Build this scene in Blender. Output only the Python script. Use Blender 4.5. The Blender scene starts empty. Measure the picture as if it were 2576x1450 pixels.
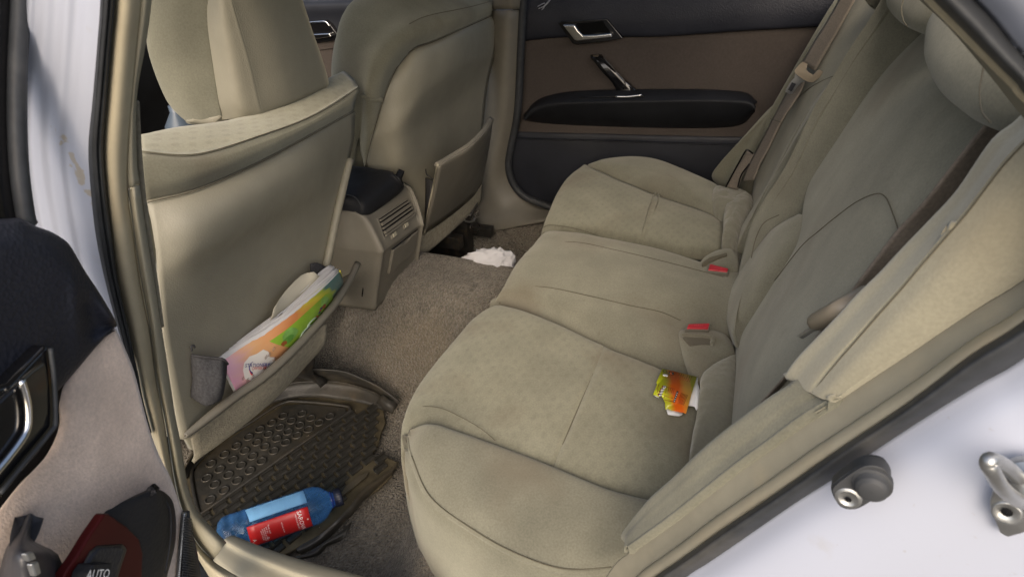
import bpy, bmesh, math, random
from mathutils import Vector, Matrix, noise
random.seed(7)
S = bpy.context.scene
COL = S.collection

# ------------------------------------------------------------------ camera
FPX = 1616.0
def basis(psi, th, rr):
    p, t, rr = (math.radians(a) for a in (psi, th, rr))
    f = Vector((-math.sin(p)*math.cos(t), math.cos(p)*math.cos(t), -math.sin(t)))
    r = Vector((math.cos(p), math.sin(p), 0)); u = r.cross(f)
    return f, r*math.cos(rr)+u*math.sin(rr), u*math.cos(rr)-r*math.sin(rr)
CF, CR, CU = basis(21.74, 33.3, -2.2)
CC = Vector((.389, -.333, 1.043))
cam = bpy.data.cameras.new('camera'); camo = bpy.data.objects.new('camera', cam); COL.objects.link(camo)
camo.matrix_world = Matrix(((CR.x, CU.x, -CF.x, CC.x), (CR.y, CU.y, -CF.y, CC.y), (CR.z, CU.z, -CF.z, CC.z), (0, 0, 0, 1)))
cam.sensor_width = 36; cam.lens = 36*FPX/2576; cam.clip_start = .01; cam.clip_end = 2000
cam.dof.use_dof = True; cam.dof.focus_distance = 1.15; cam.dof.aperture_fstop = 14
S.camera = camo

# ------------------------------------------------------------------ world, sun, exposure
SUN_EL, SUN_ROT = math.radians(37), math.radians(166)
w = bpy.data.worlds.new('World'); S.world = w; w.use_nodes = True
nt = w.node_tree; bg = nt.nodes['Background']
sky = nt.nodes.new('ShaderNodeTexSky'); sky.sky_type = 'NISHITA'; sky.sun_disc = False
sky.sun_elevation = SUN_EL; sky.sun_rotation = SUN_ROT; sky.air_density = 1.0; sky.dust_density = 6.0; sky.ozone_density = 1.0
nt.links.new(sky.outputs[0], bg.inputs[0]); bg.inputs[1].default_value = .15
sl = bpy.data.lights.new('sun', 'SUN'); sl.energy = .5; sl.angle = math.radians(95); sl.color = (1, .98, .95)
so = bpy.data.objects.new('sun', sl); COL.objects.link(so)
sd = Vector((math.sin(SUN_ROT)*math.cos(SUN_EL), math.cos(SUN_ROT)*math.cos(SUN_EL), math.sin(SUN_EL)))
so.rotation_euler = sd.to_track_quat('Z', 'Y').to_euler(); so.location = sd*20
S.view_settings.view_transform = 'Standard'; S.view_settings.look = 'None'
S.view_settings.exposure = 0.56; S.view_settings.gamma = 1.0; S.view_settings.use_curve_mapping = False

# ------------------------------------------------------------------ pixel -> place helpers
def ray(a, b): return CF + CR*((a-1288)/FPX) - CU*((b-725)/FPX)
def X(a, b, x): d = ray(a, b); return CC + d*((x-CC.x)/d.x)
def Y(a, b, y): d = ray(a, b); return CC + d*((y-CC.y)/d.y)
def Z(a, b, z): d = ray(a, b); return CC + d*((z-CC.z)/d.z)
def N(a, b, n, k): d = ray(a, b); return CC + d*((k-n.dot(CC))/n.dot(d))
BN = Vector((1, 0, -.35)); BK = .40-.33*.35
def B(a, b, off=0): return N(a, b, BN, BK+off)

# ------------------------------------------------------------------ materials
def mat(name, base, rough=.6, spec=.5, metal=0., bump=(), var=None, coat=0, sheen=0, dirt=None, rvar=0):
    """bump: list of (kind, scale, strength, dist); var: (scale, amount) brightness variation; dirt: (scale, colour, amount, threshold)"""
    m = bpy.data.materials.new(name); m.use_nodes = True; n = m.node_tree.nodes; L = m.node_tree.links
    p = n['Principled BSDF']; p.inputs['Roughness'].default_value = rough; p.inputs['Metallic'].default_value = metal
    p.inputs['Specular IOR Level'].default_value = spec; p.inputs['Coat Weight'].default_value = coat
    p.inputs['Coat Roughness'].default_value = .08
    if rough > .9 and 'Diffuse Roughness' in p.inputs: p.inputs['Diffuse Roughness'].default_value = 1.0
    p.inputs['Sheen Weight'].default_value = sheen; p.inputs['Sheen Roughness'].default_value = .5
    tc = n.new('ShaderNodeTexCoord'); co = tc.outputs['Object']
    c = n.new('ShaderNodeRGB'); c.outputs[0].default_value = (*base, 1); out = c.outputs[0]
    def tex(kind, scale, detail=3):
        if kind == 'voronoi':
            t = n.new('ShaderNodeTexVoronoi'); t.inputs['Scale'].default_value = scale; o = t.outputs['Distance']
        elif kind == 'wave':
            t = n.new('ShaderNodeTexWave'); t.inputs['Scale'].default_value = scale; t.inputs['Distortion'].default_value = 3; t.inputs['Detail'].default_value = 2; o = t.outputs['Fac']
        else:
            t = n.new('ShaderNodeTexNoise'); t.inputs['Scale'].default_value = scale; t.inputs['Detail'].default_value = detail; o = t.outputs['Fac']
        L.new(co, t.inputs['Vector']); return o
    if var:
        for sc, am in (var if isinstance(var[0], tuple) else (var,)):
            mr = n.new('ShaderNodeMapRange'); mr.inputs[1].default_value = .3; mr.inputs[2].default_value = .7
            mr.inputs[3].default_value = 1-am; mr.inputs[4].default_value = 1+am
            L.new(tex('noise', sc, 4), mr.inputs[0])
            mx = n.new('ShaderNodeMix'); mx.data_type = 'RGBA'; mx.blend_type = 'MULTIPLY'; mx.inputs[0].default_value = 1
            L.new(out, mx.inputs[6]); L.new(mr.outputs[0], mx.inputs[7]); out = mx.outputs[2]
    for dd in (dirt or ()):
        sc, dc, am, th = dd
        mr = n.new('ShaderNodeMapRange'); mr.inputs[1].default_value = th; mr.inputs[2].default_value = th+.16; mr.inputs[3].default_value = 0; mr.inputs[4].default_value = am
        L.new(tex('noise', sc, 8), mr.inputs[0])
        mx = n.new('ShaderNodeMix'); mx.data_type = 'RGBA'; L.new(mr.outputs[0], mx.inputs[0]); L.new(out, mx.inputs[6]); mx.inputs[7].default_value = (*dc, 1); out = mx.outputs[2]
    L.new(out, p.inputs['Base Color'])
    if rvar:
        mr = n.new('ShaderNodeMapRange'); mr.inputs[1].default_value = .3; mr.inputs[2].default_value = .7; mr.inputs[3].default_value = rough-rvar; mr.inputs[4].default_value = rough+rvar
        L.new(tex('noise', 25, 6), mr.inputs[0]); L.new(mr.outputs[0], p.inputs['Roughness'])
    prev = None
    for kind, sc, st, dist in bump:
        b = n.new('ShaderNodeBump'); b.inputs['Strength'].default_value = st; b.inputs['Distance'].default_value = dist
        L.new(tex(kind, sc), b.inputs['Height'])
        if prev: L.new(prev, b.inputs['Normal'])
        prev = b.outputs[0]
    if prev: L.new(prev, p.inputs['Normal'])
    m['pn'] = 1
    return m

FAB = (.210, .205, .159)
M = {}
M['fabric'] = mat('seat_velour', FAB, .95, .05, sheen=.15, var=((3.5, .13), (16, .10), (380, .11)), dirt=((5, (.15, .125, .09), .5, .53), (70, (.13, .115, .085), .35, .62)), bump=(('noise', 500, .3, .0006), ('noise', 7, .15, .01)))
M['fabric2'] = mat('seat_side_cloth', (.200, .196, .150), .95, .05, sheen=.12, var=((4, .12), (18, .08), (380, .10)), dirt=((6, (.15, .125, .09), .4, .55),), bump=(('wave', 300, .12, .0008), ('noise', 10, .12, .01)))
M['pattern'] = mat('seat_patterned_velour', (.216, .211, .159), .95, .05, sheen=.15, var=((4, .12), (17, .09), (380, .10)), dirt=((6, (.155, .128, .09), .5, .54), (85, (.165, .16, .125), .4, .58)), bump=(('noise', 500, .3, .0006), ('noise', 8, .15, .01)))
def lattice(m, sc, amt):
    n = m.node_tree.nodes; L = m.node_tree.links; p = n['Principled BSDF']; src = p.inputs['Base Color'].links[0].from_socket
    tc = n.new('ShaderNodeTexCoord'); mp = n.new('ShaderNodeMapping'); mp.inputs['Rotation'].default_value = (0, 0, .6); mp.inputs['Scale'].default_value = (sc, sc*.62, .01)
    L.new(tc.outputs['Object'], mp.inputs[0]); v = n.new('ShaderNodeTexVoronoi'); v.inputs['Scale'].default_value = 1; v.inputs['Randomness'].default_value = .12; L.new(mp.outputs[0], v.inputs['Vector'])
    r = n.new('ShaderNodeMapRange'); r.inputs[1].default_value = .16; r.inputs[2].default_value = .34; r.inputs[3].default_value = 1-amt; r.inputs[4].default_value = 1.03; L.new(v.outputs['Distance'], r.inputs[0])
    x = n.new('ShaderNodeMix'); x.data_type = 'RGBA'; x.blend_type = 'MULTIPLY'; x.inputs[0].default_value = 1; L.new(src, x.inputs[6]); L.new(r.outputs[0], x.inputs[7]); L.new(x.outputs[2], p.inputs['Base Color'])
lattice(M['pattern'], 62, .045)
M['patternlit'] = mat('patterned_velour_lit_tone', (.285, .275, .205), .95, .15, sheen=.25, var=((4, .1), (17, .08), (380, .10)), dirt=((120, (.30, .28, .20), .6, .57),), bump=(('noise', 500, .3, .0006),))  # patterned velour lightened: light on top of the front seat roll, painted in
lattice(M['patternlit'], 62, .10)
M['fabriclit'] = mat('velour_lit_tone', (.315, .298, .225), .95, .15, sheen=.25, var=((3.5, .10), (16, .08), (380, .08)), dirt=((6, (.26, .225, .155), .4, .55),), bump=(('noise', 500, .2, .0005), ('noise', 7, .3, .01)))  # paler copy of the seat velour, light on the near wing put into its colour
M['wrinkle'] = mat('gathered_velour', (.205, .198, .152), .95, .15, sheen=.25, var=((5, .1), (200, .06)), bump=(('noise', 900, .2, .001), ('noise', 14, .8, .02)))
M['vinyl'] = mat('beige_vinyl', (.315, .295, .228), .48, .45, var=((3, .08), (30, .04)), bump=(('voronoi', 420, .22, .001), ('noise', 60, .06, .004)), rvar=.06)
M['plastic'] = mat('beige_plastic', (.36, .335, .255), .75, .25, var=((3, .07), (40, .04)), dirt=((12, (.30, .25, .16), .3, .58),), bump=(('voronoi', 700, .12, .0006),), rvar=.05)
M['greyplastic'] = mat('grey_beige_plastic', (.185, .172, .14), .5, .4, var=((3, .08), (50, .04)), dirt=((14, (.25, .21, .16), .3, .58),), bump=(('voronoi', 700, .12, .0006),), rvar=.06)
M['tan'] = mat('tan_flange_trim', (.44, .395, .285), .9, .12, var=((4, .07), (60, .05)), dirt=((9, (.42, .33, .2), .35, .56),), bump=(('noise', 300, .15, .001),))
M['seam'] = mat('seam_thread', (.12, .11, .082), .95, .1)
M['felt'] = mat('felt', (.19, .175, .135), 1, .1, var=((120, .2), (8, .08)), bump=(('noise', 400, .5, .003),))
M['carpet'] = mat('carpet', (.165, .149, .122), 1, .05, sheen=.2, var=((160, .30), (35, .14), (5, .12)), dirt=((4, (.215, .178, .125), .4, .55), (220, (.07, .06, .05), .6, .58)), bump=(('noise', 260, 1., .006), ('voronoi', 190, .8, .005)))
M['paint'] = mat('white_paint', (.47, .505, .60), .38, .4, coat=.5, var=(3, .02), dirt=((7, (.62, .60, .57), .25, .66), (150, (.30, .24, .19), .6, .70), (35, (.40, .38, .36), .3, .66)), bump=(('noise', 3, .05, .01),))
M['rubber'] = mat('rubber_seal', (.035, .038, .042), .55, .4, var=((20, .2), (90, .15)), dirt=((10, (.13, .12, .10), .35, .55),), bump=(('noise', 120, .2, .002),))
M['black'] = mat('black_vinyl', (.018, .020, .027), .5, .4, var=(8, .25), dirt=((5, (.06, .06, .06), .22, .55),), bump=(('voronoi', 330, .3, .0015),), rvar=.06)
M['navy'] = mat('dark_navy_door_pad', (.016, .018, .027), .55, .35, var=(8, .2), dirt=((4, (.05, .05, .055), .25, .52), (90, (.10, .10, .10), .25, .7)), bump=(('voronoi', 300, .35, .0015),), rvar=.05)
M['leather'] = mat('black_leather', (.016, .017, .020), .55, .22, var=(12, .2), bump=(('voronoi', 260, .25, .0012),), rvar=.06)
M['gloss'] = mat('gloss_black', (.008, .008, .009), .12, .5, coat=.4, bump=(('noise', 30, .05, .004),))
M['chrome'] = mat('chrome', (.75, .74, .72), .16, .5, metal=1, rvar=.05)
M['steel'] = mat('zinc_steel', (.42, .43, .43), .38, .5, metal=.85, var=(40, .15), bump=(('noise', 200, .15, .002),), rvar=.12)
M['darksteel'] = mat('dark_steel', (.06, .057, .052), .45, .5, metal=.6, var=(40, .3), dirt=((30, (.16, .12, .07), .5, .5),))
M['cloth'] = mat('pinkish_beige_plush', (.62, .51, .425), .95, .1, sheen=.3, var=((5, .10), (40, .07), (300, .10)), dirt=((7, (.36, .29, .24), .55, .54),), bump=(('noise', 500, .45, .002),))
M['clothdark'] = mat('door_cloth', (.085, .072, .064), .95, .1, var=((5, .1), (200, .08)), bump=(('noise', 500, .3, .002),))
M['wood'] = mat('red_wood_gloss', (.05, .007, .007), .4, .12, coat=.03, var=((9, .35),))
M['grey'] = mat('grey_mesh_fabric', (.055, .055, .058), .9, .2, var=((300, .25), (20, .08)), bump=(('voronoi', 500, .3, .001),))
M['belt'] = mat('seat_belt_webbing', (.24, .205, .165), .8, .25, var=((300, .15), (8, .08)), bump=(('wave', 420, .25, .0008),))
M['beltplastic'] = mat('belt_plastic', (.30, .255, .19), .4, .5, rvar=.05)
M['red'] = mat('red_button', (.48, .03, .04), .4, .5, var=(60, .1))
M['mat'] = mat('rubber_floor_mat', (.036, .034, .029), .45, .5, var=((9, .3), (80, .25)), dirt=((7, (.095, .074, .044), .5, .5), (45, (.12, .09, .048), .4, .6)), bump=(('noise', 140, .3, .002),), rvar=.12)
M['matdust'] = mat('dusty_mat_groove', (.088, .073, .045), .9, .2, var=((30, .35), (9, .3)), bump=(('noise', 140, .4, .002),))
M['white'] = mat('white_paper', (.62, .62, .63), .9, .2, var=(30, .04), bump=(('noise', 60, .3, .003),))
M['glassd'] = mat('tinted_glass', (.01, .012, .013), .05, .5)
M['dash'] = mat('dark_dash', (.02, .021, .024), .6, .3, var=(10, .3), bump=(('voronoi', 300, .2, .001),))
M['ground'] = mat('packed_earth', (.15, .14, .125), .95, .2, var=((.8, .15), (6, .2)), bump=(('noise', 20, .5, .02),))
M['head'] = mat('headliner', (.45, .43, .38), .95, .1, var=(20, .05))

# ------------------------------------------------------------------ mesh helpers
def add(name, verts, faces, m, parent=None, smooth=True, solid=0, sub=0, bevel=0, off=-1, merge=False, label=None):
    me = bpy.data.meshes.new(name); me.from_pydata([tuple(v) for v in verts], [], faces); me.validate()
    bm = bmesh.new(); bm.from_mesh(me)
    if merge: bmesh.ops.remove_doubles(bm, verts=bm.verts, dist=1e-5)
    bmesh.ops.recalc_face_normals(bm, faces=bm.faces) if merge else None
    bm.to_mesh(me); bm.free()
    if smooth:
        for p in me.polygons: p.use_smooth = True
    me.materials.append(M[m] if isinstance(m, str) else m)
    o = bpy.data.objects.new(name, me); COL.objects.link(o)
    if solid:
        s = o.modifiers.new('solid', 'SOLIDIFY'); s.thickness = solid; s.offset = off
    if bevel:
        b = o.modifiers.new('bevel', 'BEVEL'); b.width = bevel; b.segments = 3; b.limit_method = 'ANGLE'; b.angle_limit = math.radians(35)
        b.harden_normals = smooth
    if sub:
        s = o.modifiers.new('sub', 'SUBSURF'); s.levels = sub; s.render_levels = sub
    if parent: setparent(o, parent)
    if label: o['label'] = label
    return o
def setparent(o, p):
    o.parent = p
    if p.type == 'EMPTY': o.matrix_parent_inverse = Matrix.Translation(-p.location)
def thing(name, loc, label, cat, group=None):
    e = bpy.data.objects.new(name, None); e.location = loc; e.empty_display_size = .05; COL.objects.link(e)
    e['label'] = label; e['category'] = cat
    if group: e['group'] = group
    return e
def tag(o, label, cat, group=None):
    o['label'] = label; o['category'] = cat
    if group: o['group'] = group
    return o
def cr(p0, p1, p2, p3, t):
    return (p1*2 + (p2-p0)*t + (p0*2-p1*5+p2*4-p3)*t*t + (p1*3-p0-p2*3+p3)*t*t*t)*.5
def spline(P, n, closed=False):
    """n samples per segment"""
    P = [Vector(p) for p in P]; out = []; L = len(P)
    segs = L if closed else L-1
    for i in range(segs):
        if closed: a, b, c, d = P[(i-1) % L], P[i], P[(i+1) % L], P[(i+2) % L]
        else: a, b, c, d = (P[i-1] if i else P[0]*2-P[1]), P[i], P[i+1], (P[i+2] if i+2 < L else P[i+1]*2-P[i])
        for k in range(n): out.append(cr(a, b, c, d, k/n))
    if not closed: out.append(P[-1].copy())
    return out
def grid(rows, nr, nc, closed=False):
    rr = [spline(r, nc, closed) for r in rows]
    cols = [spline([r[i] for r in rr], nr) for i in range(len(rr[0]))]
    return [[c[j] for c in cols] for j in range(len(cols[0]))]
def gridmesh(G, closed=False, flip=False):
    h, wd = len(G), len(G[0]); V = [v for r in G for v in r]; Fc = []
    for i in range(h-1):
        for j in range(wd if closed else wd-1):
            j2 = (j+1) % wd
            q = (i*wd+j, i*wd+j2, (i+1)*wd+j2, (i+1)*wd+j)
            Fc.append(q[::-1] if flip else q)
    return V, Fc
def patch(name, rows, m, parent=None, nr=6, nc=6, solid=.01, amp=0, asc=8, closed=False, vis=1., **k):
    """smooth sheet through a grid of points, given thickness away from the camera side"""
    G = grid(rows, nr, nc, closed)
    V, Fc = gridmesh(G, closed)
    # orient normals toward camera
    i = len(Fc)//2; a, b, c = V[Fc[i][0]], V[Fc[i][1]], V[Fc[i][2]]
    n = (b-a).cross(c-a); tot = 0
    for f in Fc[:int(len(Fc)*vis):7]:
        a, b, c = V[f[0]], V[f[1]], V[f[2]]; tot += (b-a).cross(c-a).dot(CC-a)
    if tot < 0: Fc = [f[::-1] for f in Fc]
    if amp:
        V = [v + Vector((noise.noise(v*asc), noise.noise(v*asc+Vector((7, 3, 1))), noise.noise(v*asc+Vector((1, 9, 5)))))*amp for v in V]
    return add(name, V, Fc, m, parent, solid=solid, **k)
def pillow(name, outline, nrm, h, m, parent=None, depth=.03, rings=7, n=4, power=2.2, amp=0, asc=20, inset=.0, **k):
    """cushion over a closed outline: domed top along nrm, rounded rim, skirt going back by depth"""
    P = spline(outline, n, True); nrm = Vector(nrm).normalized(); L = len(P)
    c = sum(P, Vector())/L
    a = Vector()
    for i in range(L): a += (P[i]-c).cross(P[(i+1) % L]-c)
    if a.dot(nrm) < 0: P = P[::-1]
    V = []; Fc = []
    prof = [(-.04, -depth), (-.005, -depth*.5)] + [((1-math.cos(t*math.pi/2)) if False else t, None) for t in [j/rings for j in range(rings)]]
    for t, dz in prof:
        for p in P:
            q = p + (c-p)*max(t, 0) + (c-p)*(inset if t >= 0 else .03 if t < -.01 else 0)
            z = dz if dz is not None else h*(1-(1-t)**power)**(1/power if False else .5)
            q = q + nrm*z
            if amp and dz is None:
                q = q + nrm*(amp*noise.noise(p.lerp(c, t)*asc))*min(1, t*4)
            V.append(q)
    R = len(prof)
    for i in range(R-1):
        for j in range(L):
            Fc.append((i*L+j, i*L+(j+1) % L, (i+1)*L+(j+1) % L, (i+1)*L+j))
    V.append(c+nrm*h); ci = len(V)-1
    for j in range(L): Fc.append(((R-1)*L+j, (R-1)*L+(j+1) % L, ci))
    V.append(c-nrm*depth); ci = len(V)-1
    for j in range(L): Fc.append(((j+1) % L, j, ci))
    return add(name, V, Fc, m, parent, **k)
def frames(P):
    T = []
    for i in range(len(P)):
        a = P[max(i-1, 0)]; b = P[min(i+1, len(P)-1)]; T.append((b-a).normalized())
    return T
def tube(name, pts, r, m, parent=None, n=8, seg=5, closed=False, **k):
    P = spline(pts, seg) if seg > 1 else [Vector(p) for p in pts]
    T = frames(P); V = []; Fc = []
    ref = Vector((0, 0, 1)) if abs(T[0].z) < .9 else Vector((1, 0, 0))
    nn = (ref - T[0]*ref.dot(T[0])).normalized()
    for i, p in enumerate(P):
        nn = (nn - T[i]*nn.dot(T[i])).normalized(); bb = T[i].cross(nn)
        rad = r if not isinstance(r, (list, tuple)) else r[0]+(r[1]-r[0])*i/(len(P)-1)
        for j in range(n):
            a = 2*math.pi*j/n; V.append(p + nn*(rad*math.cos(a)) + bb*(rad*math.sin(a)))
    for i in range(len(P)-1):
        for j in range(n): Fc.append((i*n+j, i*n+(j+1) % n, (i+1)*n+(j+1) % n, (i+1)*n+j))
    Fc.append(tuple(range(n))[::-1]); Fc.append(tuple((len(P)-1)*n+j for j in range(n)))
    return add(name, V, Fc, m, parent, **k)
def seam(pts, parent, r=.0011, m='seam', name='seam', seg=5): return tube(name, pts, r*(.55 if m == 'seam' else 1), m, parent, n=5, seg=seg)
def prism(name, outline, nrm, depth, m, parent=None, bevel=.002, smooth=True, **k):
    """flat plate with an outline: front face at outline, going back by depth along -nrm"""
    P = [Vector(p) for p in outline]; nrm = Vector(nrm).normalized(); L = len(P)
    c = sum(P, Vector())/L; a = Vector()
    for i in range(L): a += (P[i]-c).cross(P[(i+1) % L]-c)
    if a.dot(nrm) < 0: P = P[::-1]
    V = P + [p-nrm*depth for p in P]
    Fc = [tuple(range(L)), tuple(range(2*L-1, L-1, -1))] + [(i, L+i, L+(i+1) % L, (i+1) % L) for i in range(L)]
    return add(name, V, Fc, m, parent, smooth=smooth, bevel=bevel, **k)
def box(name, c, ax, ay, az, m, parent=None, bevel=.002, **k):
    """c centre, ax, ay, az half-extent vectors"""
    V = [c+ax*i+ay*j+az*l for i in (-1, 1) for j in (-1, 1) for l in (-1, 1)]
    Fc = [(0, 1, 3, 2), (4, 6, 7, 5), (0, 4, 5, 1), (2, 3, 7, 6), (0, 2, 6, 4), (1, 5, 7, 3)]
    return add(name, V, Fc, m, parent, bevel=bevel, merge=True, **k)
def lathe(name, prof, o, ax, m, parent=None, n=24, mod=None, **k):
    """prof [(along, radius)] about axis ax from o"""
    ax = Vector(ax).normalized(); ref = Vector((0, 0, 1)) if abs(ax.z) < .9 else Vector((1, 0, 0))
    e1 = ref.cross(ax).normalized(); e2 = ax.cross(e1); V = []; Fc = []
    for i, (t, r) in enumerate(prof):
        for j in range(n):
            a = 2*math.pi*j/n; rr = r*(mod(t, a) if mod else 1)
            V.append(Vector(o)+ax*t+e1*(rr*math.cos(a))+e2*(rr*math.sin(a)))
    for i in range(len(prof)-1):
        for j in range(n): Fc.append((i*n+j, i*n+(j+1) % n, (i+1)*n+(j+1) % n, (i+1)*n+j))
    return add(name, V, Fc, m, parent, **k)
def ribbon(name, A, Bp, m, parent=None, th=.0015, seg=5, **k):
    return patch(name, [[a, (Vector(a)+Vector(b))/2, b] for a, b in zip(A, Bp)], m, parent, nr=seg, nc=3, solid=th, **k)
def text(name, s, o, ex, ey, size, m, parent=None, th=.0002, align='CENTER', sub=None):
    """flat lettering: origin o, ex reading direction, ey up direction"""
    cu = bpy.data.curves.new(name, 'FONT'); cu.body = s; cu.size = size; cu.align_x = align; cu.align_y = 'CENTER'; cu.resolution_u = 2
    t = bpy.data.objects.new(name, cu); COL.objects.link(t)
    dg = bpy.context.evaluated_depsgraph_get(); me = bpy.data.meshes.new_from_object(t.evaluated_get(dg))
    bpy.data.objects.remove(t); bpy.data.curves.remove(cu)
    ex = Vector(ex).normalized(); ez = ex.cross(Vector(ey)).normalized(); ey = ez.cross(ex)
    for v in me.vertices:
        p = Vector((v.co.x, v.co.y, 0)); v.co = Vector(o)+ex*p.x+ey*p.y+ez*.0004
        if sub: v.co = sub(v.co)
    me.materials.clear(); me.materials.append(M[m] if isinstance(m, str) else m)
    ob = bpy.data.objects.new(name, me); COL.objects.link(ob)
    if parent: setparent(ob, parent)
    return ob
def V3(*a): return Vector(a)

# ================================================================== the setting
g = add('ground', [(-60, -60, -.36), (60, -60, -.36), (60, 60, -.36), (-60, 60, -.36)], [(0, 1, 2, 3)], 'ground', smooth=False); g['kind'] = 'structure'

def floor_z(x, y):
    q = max(0, min(1, (y-.53)/.27)); q2 = max(0, min(1, (1.10-y)/.20)); t = .228*min(q*q*(3-2*q), q2*q2*(3-2*q2))     # transmission tunnel
    s = .12*max(0, 1-(y-.03)/.09) if y < .12 else 0
    s2 = .13*max(0, min(1, (y-1.32)/.1))
    b = .09*max(0, min(1, (x+.10)/.10)) if y < .55 else .05*max(0, min(1, (x+.10)/.1))
    fr = .10*max(0, min(1, (-.75-x)/.3))
    return max(t, b)+s+s2+fr
G = []
for i in range(95):
    x = -1.5+1.55*i/94
    G.append([V3(x, .03+1.42*j/90, floor_z(x, .03+1.42*j/90)+.004*noise.noise(V3(x*9, j*.14, 3))) for j in range(91)])
V, Fc = gridmesh(G, flip=True)
fl = add('floor', V, Fc, 'carpet', solid=.015); fl['kind'] = 'structure'

# ================================================================== car body
car = thing('car_body', (0, 0, -.3), 'white car body with open rear doorway framed by beige trim and black rubber seal', 'car')
# ---- white door pillar between the doors (left edge of the photograph)
prof = [(0, .0, .02), (.05, .0, .001), (.16, .0, .002), (.28, 0, .0), (.42, 0, .0025), (.55, 0, .0), (.68, 0, .0028), (.8, 0, .0012), (.9, 0, .0018), (1, 0, .003)]
Lf = [(62, -160), (62, 0), (50, 249), (51, 373), (71, 515), (110, 650), (180, 800), (260, 900)]
Rt = [(262, -160), (256, 0), (235, 249), (224, 373), (235, 511), (265, 699), (300, 830), (320, 900)]
rows = []
for l, r in zip(Lf, Rt):
    rows.append([Y(l[0]+(r[0]-l[0])*t, l[1]+(r[1]-l[1])*t, .0+dy) for t, _, dy in prof])
pil = patch('pillar_panel', rows, 'paint', car, nr=5, nc=4, solid=.02, label='white painted pillar between front and rear door openings with scuffed paint')
# scuffed patch of the pillar paint, in its material
pmx = M['paint'].copy(); pmx.name = 'scuffed_white_paint'; n_ = pmx.node_tree.nodes; l_ = pmx.node_tree.links; p_ = n_['Principled BSDF']
src = p_.inputs['Base Color'].links[0].from_socket
tc_ = n_.new('ShaderNodeTexCoord'); mp_ = n_.new('ShaderNodeMapping'); mp_.vector_type = 'POINT'
P0 = Y(186, 420, .0); mp_.inputs['Location'].default_value = (-P0.x*60, 0, -P0.z*13); mp_.inputs['Scale'].default_value = (60, 0, 13)
l_.new(tc_.outputs['Object'], mp_.inputs['Vector']); ln_ = n_.new('ShaderNodeVectorMath'); ln_.operation = 'LENGTH'; l_.new(mp_.outputs[0], ln_.inputs[0])
mr_ = n_.new('ShaderNodeMapRange'); mr_.inputs[1].default_value = .2; mr_.inputs[2].default_value = 1.0; mr_.inputs[3].default_value = .22; mr_.inputs[4].default_value = -.25; l_.new(ln_.outputs['Value'], mr_.inputs[0])
nz_ = n_.new('ShaderNodeTexNoise'); nz_.inputs['Scale'].default_value = 120; nz_.inputs['Detail'].default_value = 6; l_.new(tc_.outputs['Object'], nz_.inputs['Vector'])
a_ = n_.new('ShaderNodeMath'); l_.new(nz_.outputs[0], a_.inputs[0]); l_.new(mr_.outputs[0], a_.inputs[1])
g_ = n_.new('ShaderNodeMapRange'); g_.inputs[1].default_value = .66; g_.inputs[2].default_value = .72; g_.inputs[4].default_value = .75; l_.new(a_.outputs[0], g_.inputs[0])
m_ = n_.new('ShaderNodeMix'); m_.data_type = 'RGBA'; l_.new(g_.outputs[0], m_.inputs[0]); l_.new(src, m_.inputs[6]); m_.inputs[7].default_value = (.42, .36, .26, 1); l_.new(m_.outputs[2], p_.inputs['Base Color'])
pil.data.materials[0] = pmx
# ---- rubber seal of the pillar
A = [(254, -160), (252, 0), (245, 107), (233, 249), (222, 373), (228, 480), (240, 593), (265, 710), (300, 840), (332, 935), (348, 1005), (372, 1090)]
Bq = [(290, -160), (288, 0), (279, 107), (268, 249), (260, 373), (267, 480), (281, 593), (297, 710), (325, 840), (342, 935), (354, 1005), (376, 1090)]
patch('weather_strip', [[Y(a[0], a[1], .003), Y(a[0]*.75+b[0]*.25, a[1], -.001), Y(a[0]*.45+b[0]*.55, a[1], -.0005), Y(a[0]*.4+b[0]*.6, a[1], .0022), Y(a[0]*.2+b[0]*.8, a[1], .002), Y(b[0], b[1], .006)] for a, b in zip(A, Bq)], 'rubber', car, nr=5, nc=4, solid=.003)
# ---- tan flange trim beside the seal
A = [(284, -160), (283, 0), (274, 107), (263, 249), (256, 373), (263, 480), (277, 593), (295, 710), (322, 840), (340, 940), (365, 1040), (395, 1140), (425, 1230), (450, 1300), (480, 1370), (520, 1440), (560, 1500)]
Bq = [(358, -160), (356, 0), (346, 107), (333, 249), (323, 373), (322, 480), (336, 593), (353, 710), (378, 840), (392, 950), (412, 1050), (428, 1150), (444, 1235), (466, 1305), (496, 1366), (540, 1412), (600, 1450)]
patch('door_flange_trim', [[Y(a[0], a[1], .014), Y(a[0]*.72+b[0]*.28, a[1]*.72+b[1]*.28, .008), Y(a[0]*.35+b[0]*.65, a[1]*.35+b[1]*.65, .012), Y(b[0], b[1], .024)] for a, b in zip(A, Bq)], 'tan', car, nr=4, nc=5, solid=.003)
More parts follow.
